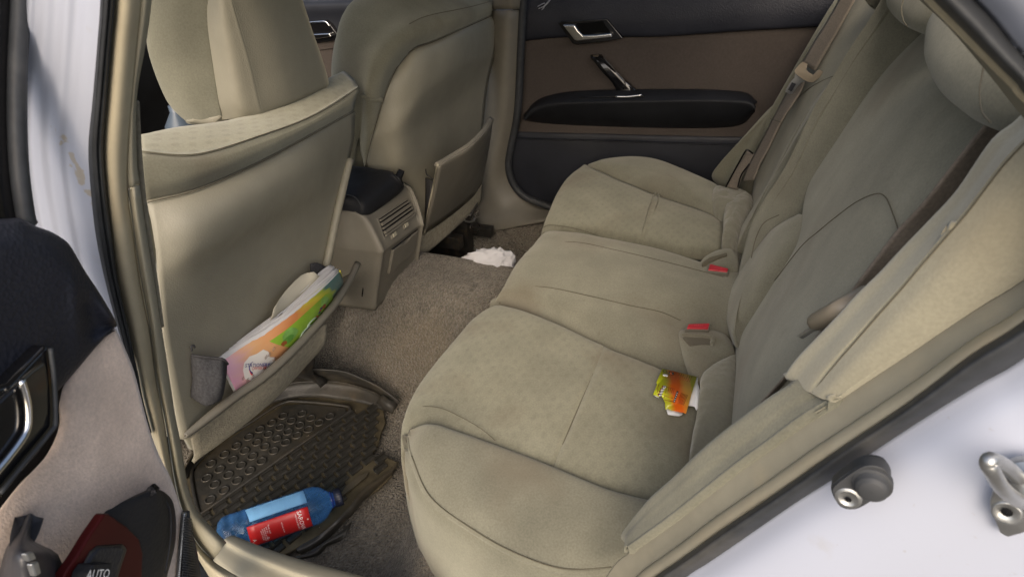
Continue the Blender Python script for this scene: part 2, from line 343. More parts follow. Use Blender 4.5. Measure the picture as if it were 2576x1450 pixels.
# ---- upper and lower pillar garnish
A = [(356, -160), (355, 0), (345, 107), (332, 249), (322, 400), (322, 474)]
Bq = [(392, -160), (382, 0), (368, 107), (344, 249), (345, 400), (352, 462)]
patch('upper_garnish', [[Y(a[0], a[1], .024), Y((a[0]+b[0])/2, (a[1]+b[1])/2, .026), Y(b[0], b[1], .036)] for a, b in zip(A, Bq)], 'plastic', car, nr=4, nc=4, solid=.003)
A = [(321, 478), (340, 610), (357, 720), (373, 806), (386, 915), (402, 1000), (415, 1059), (428, 1140), (440, 1215), (456, 1280), (490, 1361), (536, 1407)]
Bq = [(353, 466), (371, 595), (391, 717), (404, 806), (422, 920), (434, 1000), (441, 1045), (457, 1125), (468, 1195), (482, 1248), (508, 1297), (570, 1363)]
patch('lower_garnish', [[Y(a[0], a[1], .026), Y(a[0]*.6+b[0]*.4, a[1]*.6+b[1]*.4, .022), Y(a[0]*.15+b[0]*.85, a[1]*.15+b[1]*.85, .032), Y(b[0], b[1], .05)] for a, b in zip(A, Bq)], 'plastic', car, nr=4, nc=5, solid=.003)
# knurled trim edge
tube('trim_edge', [Y(a, b, .045) for a, b in [(343, 255), (350, 380), (358, 470), (374, 595), (394, 725), (407, 820)]], .0022, 'felt', car)
# ---- sill scuff plate at the bottom of the doorway
A = [(586, 1345), (650, 1371), (700, 1389), (781, 1414), (901, 1446), (1010, 1480), (1130, 1530)]
Bq = [(536, 1411), (580, 1450), (630, 1480), (700, 1520), (820, 1560), (930, 1600), (1060, 1640)]
rows = []
for i, (a, b) in enumerate(zip(A, Bq)):
    p = Z(a[0], a[1], .15); q = Z(b[0], b[1], .15)
    rows.append([p+V3(0, .012, -.03), p, p.lerp(q, .35)+V3(0, 0, .012), p.lerp(q, .45)+V3(0, 0, .006), p.lerp(q, .8)+V3(0, 0, .008), q, q+V3(0, -.02, -.05)])
patch('sill_plate', rows, 'plastic', car, nr=5, nc=4, solid=.006, label='beige plastic sill plate with its front end lifting')
# outer sill under it (rubber + white)
patch('sill_seal', [[Z(a, b, .14)+V3(0, -.004, 0), Z(a, b, .14)+V3(0, -.03, .004), Z(a, b, .14)+V3(0, -.05, -.03)] for a, b in [(500, 1400), (530, 1430), (600, 1480), (700, 1540), (820, 1580)]], 'rubber', car, solid=.01)
# ---- rear of the doorway: trim band, seal, white jamb
TA = [(1500, 1490), (1544, 1421), (1586, 1386), (1674, 1322), (1780, 1236), (1922, 1134), (2029, 1055), (2114, 1002), (2300, 880), (2450, 780), (2575, 703), (2680, 600), (2700, 480), (2640, 380), (2575, 297), (2536, 249), (2473, 170), (2384, 67), (2313, 0), (2210, -110)]
TB = [(1600, 1490), (1650, 1449), (1690, 1422), (1740, 1387), (1816, 1332), (1958, 1237), (2050, 1172), (2120, 1124), (2290, 1010), (2440, 896), (2575, 809), (2730, 660), (2760, 470), (2690, 350), (2575, 232), (2560, 212), (2508, 160), (2420, 70), (2350, 0), (2250, -110)]
RB = [(1690, 1490), (1735, 1446), (1780, 1417), (1816, 1393), (1880, 1349), (2000, 1266), (2100, 1203), (2180, 1148), (2330, 1050), (2460, 970), (2575, 903), (2800, 720), (2840, 460), (2760, 310), (2600, 160), (2578, 142), (2548, 110), (2500, 50), (2452, 0), (2345, -110)]
rows = []; rows2 = []
for a, b in zip(TA, TB):
    f_ = lambda t: (a[0]+(b[0]-a[0])*t, a[1]+(b[1]-a[1])*t)
    rows.append([Y(*f_(0), .086), Y(*f_(.2), .080), Y(*f_(.42), .074), Y(*f_(.64), .068)])
    rows2.append([Y(*f_(.63), .068), Y(*f_(.68), .062), Y(*f_(.82), .055), Y(*f_(.96), .052), Y(*f_(1.02), .054)])
patch('door_flange_trim', rows2, 'tan', car, nr=4, nc=4, solid=.003)
patch('quarter_trim', rows, mat('quarter_trim_plastic', (.262, .247, .19), .85, .15, var=((4, .06), (60, .05)), dirt=((12, (.38, .31, .19), .35, .56),), bump=(('noise', 350, .12, .001),)), car, nr=4, nc=5, solid=.008)
rows = []
for a, b in zip(TB, RB):
    f_ = lambda t: (a[0]+(b[0]-a[0])*t, a[1]+(b[1]-a[1])*t)
    rows.append([Y(*f_(-.02), .050), Y(*f_(.05), .042), Y(*f_(.25), .034), Y(*f_(.6), .034), Y(*f_(.9), .040), Y(*f_(1.0), .046)])
patch('weather_strip', rows, 'rubber', car, nr=5, nc=5, solid=.003)
rows = []
for b in RB:
    p = Y(b[0]-12, b[1]-6, .046)
    c0 = V3(.62, .0, .78); d = (p-c0); d.y = 0; d.normalize(); d = -d
    if b[1] > 900:  d = V3(.62, 0, -.78)
    elif b[0] > 2700: d = V3(.9, 0, -.3)
    else: d = V3(.9, 0, .35)
    rows.append([p, p+d*.015+V3(0, -.022, 0), p+d*.05+V3(0, -.034, 0), p+d*.1+V3(0, -.036, 0), p+d*.16+V3(0, -.037, 0), p+d*.22+V3(0, -.040, 0), p+d*.30+V3(0, -.06, 0)])
patch('door_jamb', rows, 'paint', car, nr=4, nc=5, solid=.01, label='white painted rear door jamb carrying switch and striker')

# roof, screens and far side above the belt, so that the cabin is shaded as a cabin is
patch('roof', [[V3(-.50+1.0*i/3, .14+1.20*j/3, 1.12+.04*math.sin(math.pi*j/3)) for j in range(4)] for i in range(4)], 'head', car, solid=.03)
box('quarter_panel', V3(1.02, .02, .45), V3(.26, 0, 0), V3(0, .02, 0), V3(0, 0, .62), 'paint', car)
box('rear_shelf', V3(1.0, .75, .86), V3(.26, 0, 0), V3(0, .62, 0), V3(0, 0, .012), 'dash', car)
box('firewall', V3(-1.6, .75, .35), V3(.03, 0, 0), V3(0, .72, 0), V3(0, 0, .42), 'dash', car)
box('rear_bulkhead', V3(.80, .75, .45), V3(.02, 0, 0), V3(0, .66, 0), V3(0, 0, .40), 'felt', car)
# far side outer wall
box('far_side_panel', V3(-.3, 1.53, .45), V3(1.4, 0, 0), V3(0, .02, 0), V3(0, 0, .45), 'paint', car)
# ---- far pillar, far seal and sill
rows = [[Y(a, b, y) for a, b, y in r] for r in [
    [(1235, -60, 1.40), (1285, -60, 1.385), (1322, -60, 1.42)], [(1238, 24, 1.41), (1285, 24, 1.395), (1317, 24, 1.43)]]]
patch('far_upper_garnish', rows, 'greyplastic', car, solid=.01)
rows = [[Y(a, b, y) for a, b, y in r] for r in [
    [(1238, 27, 1.41), (1280, 27, 1.39), (1316, 27, 1.43)], [(1232, 150, 1.41), (1272, 150, 1.39), (1309, 150, 1.43)], [(1212, 300, 1.41), (1262, 300, 1.39), (1298, 300, 1.43)],
    [(1205, 400, 1.41), (1245, 400, 1.39), (1280, 400, 1.43)], [(1200, 470, 1.42), (1240, 462, 1.40), (1286, 450, 1.435)],
    [(1195, 533, 1.40), (1260, 520, 1.39), (1312, 492, 1.43)], [(1200, 560, 1.37), (1300, 548, 1.37), (1350, 520, 1.42)], [(1200, 590, 1.35), (1380, 552, 1.36), (1420, 530, 1.42)]]]
patch('far_lower_garnish', rows, 'greyplastic', car, nr=5, nc=5, solid=.01)
sp = [(1322, -60), (1316, 0), (1310, 130), (1302, 280), (1285, 370), (1279, 415), (1288, 455), (1312, 488), (1348, 507), (1420, 530), (1500, 545)]
tube('weather_strip', [Y(a, b, 1.425) for a, b in sp], .012, 'rubber', car)

# ================================================================== far rear door (right-hand side)
fd = thing('rear_door', (.15, 1.46, .1), 'shut far rear door trim, dark upper pad, brown cloth and black armrest', 'car door')
yd = 1.455
belt = [(1290, 106), (1318, 103), (1405, 94), (1540, 92), (1674, 91), (1887, 76), (2064, 66), (2250, 50)]
rows = [[Y(a, b-200, yd+.03) for a, b in belt], [Y(a, b-70, yd-.012) for a, b in belt], [Y(a, b-8, yd-.012) for a, b in belt], [Y(a, b+1, yd-.002) for a, b in belt]]
patch('upper_pad', rows, 'navy', fd, nr=4, nc=4, solid=.02)
low = [(1280, 332), (1298, 333), (1400, 336), (1540, 339), (1674, 343), (1844, 346), (2000, 348), (2150, 350)]
rows = [[Y(a, b, yd+.004) for a, b in belt], [Y((a[0]+b[0])/2, (a[1]+b[1])/2, yd) for a, b in zip(belt, low)], [Y(a, b-10, yd-.004) for a, b in low], [Y(a, b, yd+.004) for a, b in low]]
patch('cloth_panel', rows, 'clothdark', fd, nr=4, nc=4, solid=.02)
rows = [[Y(a, b+1, yd-.002) for a, b in low], [Y(a, b+8, yd-.010) for a, b in low], [Y(a, b+120, yd-.008) for a, b in low], [Y(a, b+260, yd+.01) for a, b in low]]
patch('lower_panel', rows, 'black', fd, nr=4, nc=4, solid=.02)
arm = [(1318, 298), (1326, 277), (1358, 249), (1394, 236), (1465, 228), (1518, 226), (1674, 224), (1816, 225), (1887, 236), (1904, 254), (1887, 300), (1858, 320), (1816, 328), (1674, 327), (1520, 323), (1394, 316), (1341, 309)]
top = [(1322, 290), (1345, 268), (1400, 256), (1500, 252), (1620, 250), (1760, 248), (1870, 252), (1898, 262)]
up = [(1316, 290), (1350, 252), (1410, 233), (1500, 226), (1620, 224), (1760, 224), (1870, 231), (1905, 254)]
dn = [(1319, 300), (1341, 309), (1394, 316), (1500, 322), (1620, 326), (1760, 328), (1858, 320), (1900, 280)]
ar = patch('armrest', [[Y(a, b, yd+.01) for a, b in up], [Y(a, b+3, yd-.03) for a, b in up], [Y(a, b, yd-.068) for a, b in top], [Y(a, b+14, yd-.07) for a, b in top], [Y((a[0]+b[0])/2, (a[1]+b[1])/2+8, yd-.045) for a, b in zip(top, dn)], [Y(a, b, yd+.005) for a, b in dn]], 'leather', fd, nr=5, nc=5, solid=.01)
# switch plate and chrome strip on the armrest
prism('switch_plate', [Y(a, b, yd-.062) for a, b in [(1440, 252), (1462, 244), (1540, 241), (1610, 238), (1622, 243), (1600, 250), (1520, 255)]], (0, -.4, 1), .01, 'gloss', ar)
tube('chrome_strip', [Y(a, b, yd-.072) for a, b in [(1548, 243), (1580, 243), (1614, 239)]], .0035, 'chrome', ar)
# inside handle
HB = [(1403, 58), (1410, 54), (1527, 48), (1567, 97), (1530, 104), (1452, 113), (1440, 110)]
hz = prism('handle_bezel', [Y(a, b, yd-.022) for a, b in HB], (0, -1, 0), .02, 'gloss', fd)
prism('handle_recess', [Y(a, b, yd-.0245) for a, b in [(1448, 60), (1516, 54), (1535, 82), (1466, 87)]], (0, -1, 0), .004, mat('recess_black', (.004, .004, .004), .8, .1), hz)
prism('door_handle', [Y(a, b, yd-.034) for a, b in [(1414, 63), (1445, 63), (1455, 78), (1466, 89), (1500, 88), (1537, 84), (1541, 95), (1500, 100), (1452, 105), (1444, 102)]], (0, -1, 0), .010, 'chrome', hz, bevel=.004)
# broken pull strap
ps = patch('pull_strap', [[Y(1485, 138, yd-.006), Y(1514, 137, yd-.006)], [Y(1490, 148, yd-.02), Y(1520, 146, yd-.02)], [Y(1512, 178, yd-.03), Y(1546, 176, yd-.03)], [Y(1540, 208, yd-.03), Y(1571, 204, yd-.03)], [Y(1553, 234, yd-.03), Y(1600, 226, yd-.03)], [Y(1560, 240, yd-.04), Y(1622, 236, yd-.04)]], 'gloss', fd, nr=3, nc=3, solid=.012)
tube('strap_edge', [Y(a, b, yd-.034) for a, b in [(1518, 145), (1545, 174), (1571, 203), (1572, 226)]], .0012, 'darksteel', ps)
box('strap_screw', Y(1499, 143, yd-.012), V3(.008, 0, 0), V3(0, .004, 0), V3(0, 0, .006), 'darksteel', ps)
sc = mat('pale_scratch', (.35, .36, .40), .8)
for a in [((1354, 22), (1368, 16), (1383, 0)), ((1352, 17), (1361, 12), (1370, 8)), ((1362, 26), (1368, 20), (1372, 10)), ((1368, 18), (1378, 8), (1390, -8))]:
    tube('scratch', [Y(p, q, yd-.0105) for p, q in a], .0013, sc, fd, n=4)

# ================================================================== far front door
ff = thing('front_door', (-.75, 1.46, .1), 'front passenger-side door trim seen past the headrest, bluish-black pad over beige cloth', 'car door')
bl = [(640, 140), (760, 118), (810, 108), (900, 97), (960, 90), (1040, 84), (1150, 70)]
tp = [(620, 22), (740, 8), (800, 5), (900, 1), (960, -2), (1040, -6), (1150, -14)]
patch('upper_pad', [[Y(a, b-16, 1.50) for a, b in tp], [Y(a, b, 1.452) for a, b in tp], [Y(a, b+18, 1.442) for a, b in tp], [Y((a[0]+b[0])/2, (a[1]+b[1])/2, 1.448) for a, b in zip(tp, bl)], [Y(a, b, 1.446) for a, b in bl]], 'black', ff, nr=4, nc=4, solid=.02)
patch('cloth_panel', [[Y(a, b, 1.45) for a, b in bl], [Y(a, b+12, 1.444) for a, b in bl], [Y(a, b+140, 1.45) for a, b in bl], [Y(a, b+330, 1.44) for a, b in bl]], 'clothdark', ff, nr=4, nc=4, solid=.02)
fz = prism('handle_bezel', [Y(a, b, 1.432) for a, b in [(770, 54), (818, 52), (830, 62), (858, 100), (800, 106), (770, 108)]], (0, -1, 0), .02, 'gloss', ff)
tube('chrome_rim', [Y(a, b, 1.43) for a, b in [(776, 57), (800, 55), (819, 55), (830, 67)]], .003, 'chrome', fz)
prism('door_handle', [Y(a, b, 1.42) for a, b in [(775, 87), (828, 84), (834, 93), (800, 98), (775, 99)]], (0, -1, 0), .012, 'chrome', fz, bevel=.003)
# tinted far windows
gl = bpy.data.materials.new('tinted_window'); gl.use_nodes = True; n_ = gl.node_tree.nodes; gp = n_['Principled BSDF']
tr = n_.new('ShaderNodeBsdfTransparent'); tr.inputs[0].default_value = (.80, .84, .84, 1); mx = n_.new('ShaderNodeMixShader'); mx.inputs[0].default_value = .08
gp.inputs['Roughness'].default_value = .03; gp.inputs['Base Color'].default_value = (.02, .02, .02, 1)
gl.node_tree.links.new(tr.outputs[0], mx.inputs[1]); gl.node_tree.links.new(gp.outputs[0], mx.inputs[2]); gl.node_tree.links.new(mx.outputs[0], n_['Material Output'].inputs[0])
box('window_glass', V3(.25, 1.43, .98), V3(.50, 0, 0), V3(0, -.06, .19), V3(0, .0015, .0005), gl, fd, bevel=0)
box('window_glass', V3(-.70, 1.43, .98), V3(.42, 0, 0), V3(0, -.06, .19), V3(0, .0015, .0005), gl, ff, bevel=0)

# ================================================================== dashboard, seen in the gap left of the headrest
db = thing('dashboard', (-1.3, .75, .2), 'dark dashboard and glove box glimpsed beside front headrest', 'dashboard')
patch('dash_top', [[V3(-1.55, .05+1.38*j/4, .78) for j in range(5)], [V3(-1.25, .05+1.38*j/4, .80) for j in range(5)], [V3(-1.12, .05+1.38*j/4, .74) for j in range(5)], [V3(-1.14, .05+1.38*j/4, .62) for j in range(5)], [V3(-1.2, .05+1.38*j/4, .50) for j in range(5)], [V3(-1.3, .05+1.38*j/4, .32) for j in range(5)]], 'dash', db, solid=.03)
prism('glove_box', [V3(-1.115, .18, .66), V3(-1.115, .55, .66), V3(-1.15, .52, .50), V3(-1.15, .22, .50)], (1, 0, .2), .04, 'black', db, bevel=.01)
tube('trim_strip', [V3(-1.105, .1, .70), V3(-1.10, .4, .705), V3(-1.105, .6, .70)], .006, 'steel', db)
prism('air_vent', [V3(-1.09, .10, .745), V3(-1.09, .24, .745), V3(-1.10, .24, .705), V3(-1.10, .10, .705)], (1, 0, .3), .03, 'gloss', db, bevel=.006)
prism('centre_screen', [V3(-1.08, .62, .73), V3(-1.08, .85, .73), V3(-1.12, .85, .58), V3(-1.12, .62, .58)], (1, 0, .2), .04, 'gloss', db, bevel=.006)

# ================================================================== front seat, near side
fs = thing('front_seat', (-.45, .43, .05), 'near front seat seen from behind, beige headrest and magazine pocket in its back', 'car seat', 'front seats seen from behind')
def ZR(L, z): return [Z(a, b, z if not isinstance(z, (list, tuple)) else z[i]) for i, (a, b) in enumerate(L)]
def XR(L, xs): return [X(a, b, x) for (a, b), x in zip(L, xs)]
rows = [
    XR([(366, 500), (490, 468), (640, 402), (775, 333), (886, 272)], [-.37, -.345, -.34, -.35, -.38]),
    XR([(371, 509), (497, 477), (650, 411), (780, 342), (891, 281)], [-.345, -.318, -.308, -.32, -.355]),
    XR([(384, 580), (505, 545), (655, 478), (785, 410), (892, 345)], [-.335, -.298, -.288, -.305, -.355]),
    XR([(396, 660), (508, 620), (648, 548), (782, 475), (872, 432)], [-.332, -.302, -.297, -.315, -.36]),
    XR([(404, 730), (506, 690), (645, 610), (780, 535), (858, 485)], [-.332, -.328, -.336, -.345, -.36]),
    XR([(415, 850), (520, 800), (660, 715), (770, 640), (838, 575)], [-.332, -.345, -.358, -.362, -.362]),
    XR([(442, 1010), (560, 945), (690, 830), (770, 740), (820, 665)], [-.332, -.350, -.365, -.37, -.366]),
    XR([(462, 1105), (590, 1060), (720, 950), (790, 850), (812, 760)], [-.332, -.352, -.37, -.375, -.372])]
sh = patch('back_shell', rows, 'vinyl', fs, nr=6, nc=8, solid=.012)
seam([X(a, b, x+.004) for (a, b), x in zip([(371, 509), (497, 477), (650, 411), (780, 342), (891, 281)], [-.345, -.318, -.308, -.32, -.355])], sh, .0014)
# inner flange of the shell at the right edge
tube('shell_flange', [X(a, b, x) for a, b, x in [(880, 400, -.352), (861, 480, -.352), (844, 555, -.354), (830, 625, -.356), (820, 672, -.358)]], .008, 'vinyl', sh)
# moulded recess edge and scratches on the shell
for a in [((598, 513), (604, 517), (606, 524)), ((682, 472), (696, 470), (708, 467)), ((600, 518), (603, 521), (610, 524))]:
    tube('scratch', [X(p, q, -.2935 if q > 500 else -.293) for p, q in a], .0007, mat('scratch_pale', (.5, .47, .4), .8), sh, n=4)
# fabric roll over the top of the backrest
rows = [
    XR([(366, 505), (497, 474), (650, 408), (780, 339), (890, 278)], [-.35, -.322, -.312, -.324, -.355]),
    XR([(360, 470), (495, 446), (648, 388), (780, 320), (894, 258)], [-.335, -.305, -.293, -.305, -.342]),
    XR([(356, 425), (497, 420), (650, 366), (782, 308), (897, 240)], [-.335, -.303, -.292, -.305, -.345]),
    XR([(355, 395), (497, 401), (657, 353), (790, 299), (899, 229)], [-.339, -.308, -.296, -.310, -.352]),
    XR([(355, 385), (497, 391), (657, 343), (790, 290), (899, 222)], [-.346, -.316, -.303, -.317, -.362]),
    XR([(354, 378), (492, 382), (653, 336), (790, 283), (897, 217)], [-.355, -.326, -.311, -.326, -.374]),
    XR([(354, 360), (470, 355), (640, 318), (785, 258), (886, 199)], [-.372, -.352, -.336, -.35, -.39]),
    XR([(352, 344), (440, 325), (610, 297), (765, 226), (858, 185)], [-.40, -.40, -.385, -.395, -.415]),
    [V3(-.425, .30, .715), V3(-.43, .37, .705), V3(-.42, .48, .685), V3(-.42, .66, .665), V3(-.435, .81, .64)],
    [V3(-.47, .28, .64), V3(-.47, .36, .63), V3(-.47, .48, .60), V3(-.47, .62, .58), V3(-.48, .74, .55)],
    [V3(-.50, .22, .45), V3(-.50, .32, .45), V3(-.49, .46, .45), V3(-.50, .58, .45), V3(-.52, .70, .45)],
    [V3(-.45, .20, .20), V3(-.46, .30, .20), V3(-.46, .44, .20), V3(-.46, .58, .20), V3(-.46, .70, .20)]]
up_ = patch('backrest_cover', rows, 'fabric2', fs, nr=5, nc=8, solid=.008, vis=.4)
# patterned velour inset on the roll with its seam
sm = [(355, 385), (426, 393), (497, 391), (568, 373), (657, 343), (746, 312), (834, 270), (898, 224)]
seam([X(a, b, x+.003)+V3(.003, 0, .003) for (a, b), x in zip(sm, [-.346, -.329, -.316, -.307, -.303, -.309, -.331, -.362])], up_, .0011)
rows = [[p+V3(.002, 0, .003) for p in r] for r in rows[4:9]]
patch('patterned_inset', rows, 'patternlit', up_, nr=5, nc=8, solid=.002)
# headrest: vinyl back and fabric front
hr = [(-170, .0), (-60, 0), (0, 0), (70, 0), (160, 0), (250, 0), (289, 0)]
fabL = [(400, -170), (386, -60), (380, 0), (374, 64), (386, 150), (428, 258), (470, 303)]
bnd = [(516, -170), (519, -60), (520, 0), (521, 71), (533, 160), (547, 249), (556, 291)]
crs = [(560, -170), (575, -60), (585, 0), (606, 71), (632, 160), (654, 255), (662, 291)]
mid = [(640, -170), (650, -60), (660, 0), (690, 71), (715, 160), (735, 235), (742, 256)]
rgt = [(700, -170), (738, -60), (757, 0), (780, 71), (806, 145), (822, 200), (818, 219)]
vin = []; fab = []
for i in range(7):
    k = [.03, .012, .008, .004, 0, -.004, -.012][i]
    b_ = X(*bnd[i], -.405+k); c_ = X(*crs[i], -.352+k); m_ = X(*mid[i], -.345+k); r_ = X(*rgt[i], -.362+k)
    b2 = X((bnd[i][0]+crs[i][0])/2-4, (bnd[i][1]+crs[i][1])/2, -.366+k)
    w_ = r_+V3(-.05, .012, 0)
    vin.append([b_+V3(-.004, .004, 0), b_, b2, c_.lerp(b2, .25)+V3(.002, -.001, 0), c_, c_.lerp(m_, .12), m_, r_.lerp(m_, .12)+V3(.002, 0, 0), r_, w_])
    f_ = X(*fabL[i], -.50+k)
    fab.append([b_+V3(.001, .001, 0), b_.lerp(f_, .1)+V3(0, -.004, 0), b_.lerp(f_, .55)+V3(.008, -.012, 0), f_, f_+V3(-.03, .03, 0), V3(-.555+k, .52, f_.z), r_+V3(-.17, .0, 0), w_+V3(0, .004, 0)])
# bottom closing rows
vin.append([p.lerp(vin[-1][4], .06)+V3(-.02, 0, -.008) for p in vin[-1]]); vin.append([p+V3(-.06, 0, .0) for p in vin[-1]])
fab.append([p.lerp(fab[-1][5], .05)+V3(-.004, .008, -.006) for p in fab[-1]]); fab.append([p.lerp(V3(-.47, .53, p.z), .5) for p in fab[-1]])
hd = patch('headrest', vin, 'vinyl', fs, nr=5, nc=6, solid=.01)
patch('headrest_fabric', fab, 'fabric2', hd, nr=5, nc=6, solid=.002)
seam([v[0]+V3(.003, -.002, 0) for v in vin[:7]], hd, .0014)
# pocket board
rim = [(468, 1094), (479, 1084), (533, 1040), (604, 985), (657, 950), (710, 905), (763, 853), (817, 793), (852, 750), (884, 697), (901, 661)]
rp = [Z(a, b, .352) for a, b in rim]
tp = [.05, .45, .9]+[1]*20
rows = [[p+o*tp[i] for i, p in enumerate(rp)] for o in (V3(-.008, 0, -.004), V3(-.004, 0, .001), V3(.0005, 0, 0), V3(.001, 0, -.006), V3(-.03, .008, -.035), V3(-.10, .03, -.085))]
patch('pocket_board', rows, 'greyplastic', fs, nr=3, nc=4, solid=.003)
# felt under the pocket
rows = [[V3(-.372, p.y+.005, .315) for p in rp], [p+V3(-.02, .002, -.05) for p in rp], [p+V3(-.03, .004, -.11) for p in rp], [V3(-.45, p.y, .19) for p in rp]]
patch('felt_skirt', [[Z(a, b, z) for a, b, z in r] for r in [
    [(486, 1094, .335), (560, 1030, .335), (690, 945, .335), (790, 845, .335), (822, 815, .335)],
    [(488, 1120, .30), (560, 1075, .29), (690, 985, .29), (780, 890, .29), (822, 852, .30)],
    [(492, 1150, .24), (560, 1110, .24), (690, 1005, .24), (775, 915, .24), (815, 870, .25)],
    [(488, 1165, .20), (545, 1115, .20), (670, 1005, .20), (760, 915, .20), (800, 875, .22)]]], 'felt', fs, nr=4, nc=4, solid=.006)
# grey elastic gusset
gz = [[(481, 893, -.335), (505, 897, -.322), (535, 900, -.312), (561, 904, -.302), (572, 916, -.308)],
      [(481, 930, -.335), (505, 935, -.318), (535, 938, -.306), (560, 940, -.298), (570, 948, -.304)],
      [(480, 970, -.335), (503, 980, -.318), (532, 984, -.306), (555, 985, -.300), (564, 985, -.306)],
      [(480, 1000, -.335), (500, 1014, -.322), (520, 1020, -.312), (545, 1012, -.306), (556, 1004, -.312)]]
gu = patch('elastic_gusset', [[X(*p) for p in r] for r in gz], 'grey', fs, nr=6, nc=5, solid=.003, amp=.0025, asc=40)
tube('hem', [X(*p)+V3(.001, 0, .001) for p in gz[0]], .0018, 'grey', gu)
tube('gusset_cord', [X(a, b, x) for a, b, x in [(483, 882, -.333), (481, 872, -.334), (487, 868, -.334), (490, 874, -.334)]], .0015, 'grey', gu)
gr_ = [[(781, 664, -.352), (800, 661, -.348), (822, 672, -.344)], [(783, 690, -.352), (800, 695, -.348), (820, 700, -.344)]]
patch('elastic_gusset', [[X(*p) for p in r] for r in gr_], 'grey', fs, nr=3, nc=3, solid=.002)
# seat base under the backrest, mechanism bracket
box('seat_base', V3(-.84, .44, .23), V3(.20, 0, 0), V3(0, .25, 0), V3(0, 0, .07), 'felt', fs, bevel=.03)
pillow('seat_cushion', [V3(-.46, .20, .32), V3(-.46, .44, .33), V3(-.46, .68, .32), V3(-.72, .70, .34), V3(-.98, .68, .34), V3(-1.0, .44, .34), V3(-.98, .20, .34), V3(-.72, .18, .34)], (0, 0, 1), .04, 'fabric2', fs, depth=.10)
br = patch('seat_bracket', [[Z(a, b, z) for a, b, z in r] for r in [
    [(752, 898, .20), (770, 892, .2), (786, 893, .2)], [(740, 918, .17), (765, 916, .17), (792, 905, .17)], [(738, 940, .12), (768, 944, .12), (788, 932, .12)], [(750, 950, .06), (790, 960, .06), (806, 975, .06)]]], 'darksteel', fs, solid=.02)
for y in (.26, .60):
    box('seat_rail', V3(-.86, y, .08), V3(.20, 0, 0), V3(0, .02, 0), V3(0, 0, .07), 'darksteel', fs)

# ================================================================== front seat, far side
f2 = thing('front_seat', (-.45, 1.08, .05), 'far front seat seen from behind, tall empty pocket hanging open in its back', 'car seat', 'front seats seen from behind')
rows = [
    XR([(1010, 140), (1042, 122), (1092, 103), (1163, 71), (1246, 33)], [-.36, -.335, -.322, -.312, -.345]),
    XR([(1000, 165), (1045, 140), (1095, 118), (1165, 88), (1250, 55)], [-.355, -.325, -.308, -.298, -.33]),
    XR([(978, 215), (1035, 190), (1090, 165), (1168, 125), (1252, 90)], [-.36, -.325, -.305, -.295, -.33]),
    XR([(958, 275), (1020, 255), (1080, 215), (1160, 165), (1246, 135)], [-.375, -.335, -.312, -.30, -.33]),
    XR([(946, 315), (1012, 300), (1072, 255), (1150, 205), (1240, 160)], [-.39, -.34, -.325, -.318, -.335]),
    XR([(932, 355), (1005, 345), (1072, 310), (1145, 260), (1228, 210)], [-.41, -.352, -.345, -.345, -.34]),
    XR([(920, 415), (1000, 420), (1070, 400), (1140, 340), (1218, 290)], [-.46, -.37, -.352, -.352, -.345]),
    XR([(915, 470), (1000, 490), (1068, 490), (1140, 420), (1212, 380)], [-.52, -.42, -.36, -.36, -.35]),
    XR([(915, 540), (1010, 570), (1064, 580), (1140, 500), (1208, 460)], [-.56, -.46, -.365, -.365, -.355])]
s2 = patch('back_shell', rows, 'vinyl', f2, nr=5, nc=8, solid=.012)
ed = [(918, 419, -.455), (929, 373, -.415), (946, 312, -.385), (971, 234, -.356), (993, 181, -.35), (1014, 146, -.35), (1042, 124, -.33), (1092, 105, -.318), (1163, 73, -.308), (1247, 36, -.34)]
seam([X(*p) for p in ed], s2, .002)
rows = [
    XR([(918, 425), (946, 312), (970, 236), (996, 178), (1042, 123), (1092, 104), (1163, 72), (1246, 34)], [-.462, -.392, -.368, -.355, -.337, -.324, -.314, -.347]),
    XR([(912, 400), (932, 300), (950, 235), (972, 170), (1020, 108), (1085, 80), (1163, 50), (1252, 14)], [-.46, -.39, -.36, -.34, -.322, -.305, -.298, -.34]),
    XR([(906, 380), (918, 280), (925, 225), (945, 150), (1000, 85), (1070, 52), (1160, 28), (1254, 0)], [-.465, -.40, -.368, -.352, -.332, -.315, -.308, -.355]),
    XR([(900, 360), (908, 275), (907, 205), (925, 130), (980, 58), (1050, 22), (1150, 0), (1240, -18)], [-.475, -.42, -.395, -.38, -.36, -.345, -.34, -.385]),
    [V3(-.50, .86, .40), V3(-.49, .86, .52), V3(-.48, .85, .60), V3(-.47, .86, .70), V3(-.45, .90, .80), V3(-.44, 1.0, .83), V3(-.44, 1.14, .84), V3(-.47, 1.32, .81)],
    [V3(-.52, .86, .40), V3(-.53, .88, .52), V3(-.53, .9, .60), V3(-.53, .92, .68), V3(-.52, .96, .75), V3(-.51, 1.04, .77), V3(-.51, 1.14, .77), V3(-.53, 1.28, .74)]]
u2 = patch('backrest_cover', rows, 'fabric2', f2, nr=5, nc=6, solid=.008, vis=.5)
seam([X(a, b, x) for a, b, x in [(1030, 60, -.325), (1060, 45, -.318), (1100, 34, -.312), (1180, 18, -.305), (1240, 2, -.335)]], u2)
# side bolster below the shoulder, with the grey strap line
patch('side_bolster', [[Y(a, b, y) for a, b, y in r] for r in [
    [(898, 258, .90), (916, 247, .885), (965, 250, .90)], [(888, 290, .90), (905, 275, .885), (950, 300, .90)], [(885, 360, .90), (900, 345, .89), (935, 360, .905)], [(880, 430, .905), (895, 430, .895), (920, 430, .91)], [(875, 480, .91), (888, 480, .90), (905, 480, .92)]]], 'fabric2', f2, solid=.03)
tube('cover_hem', [X(a, b, x) for a, b, x in [(912, 240, -.385), (930, 249, -.372), (962, 251, -.366)]], .005, 'fabric2', u2)
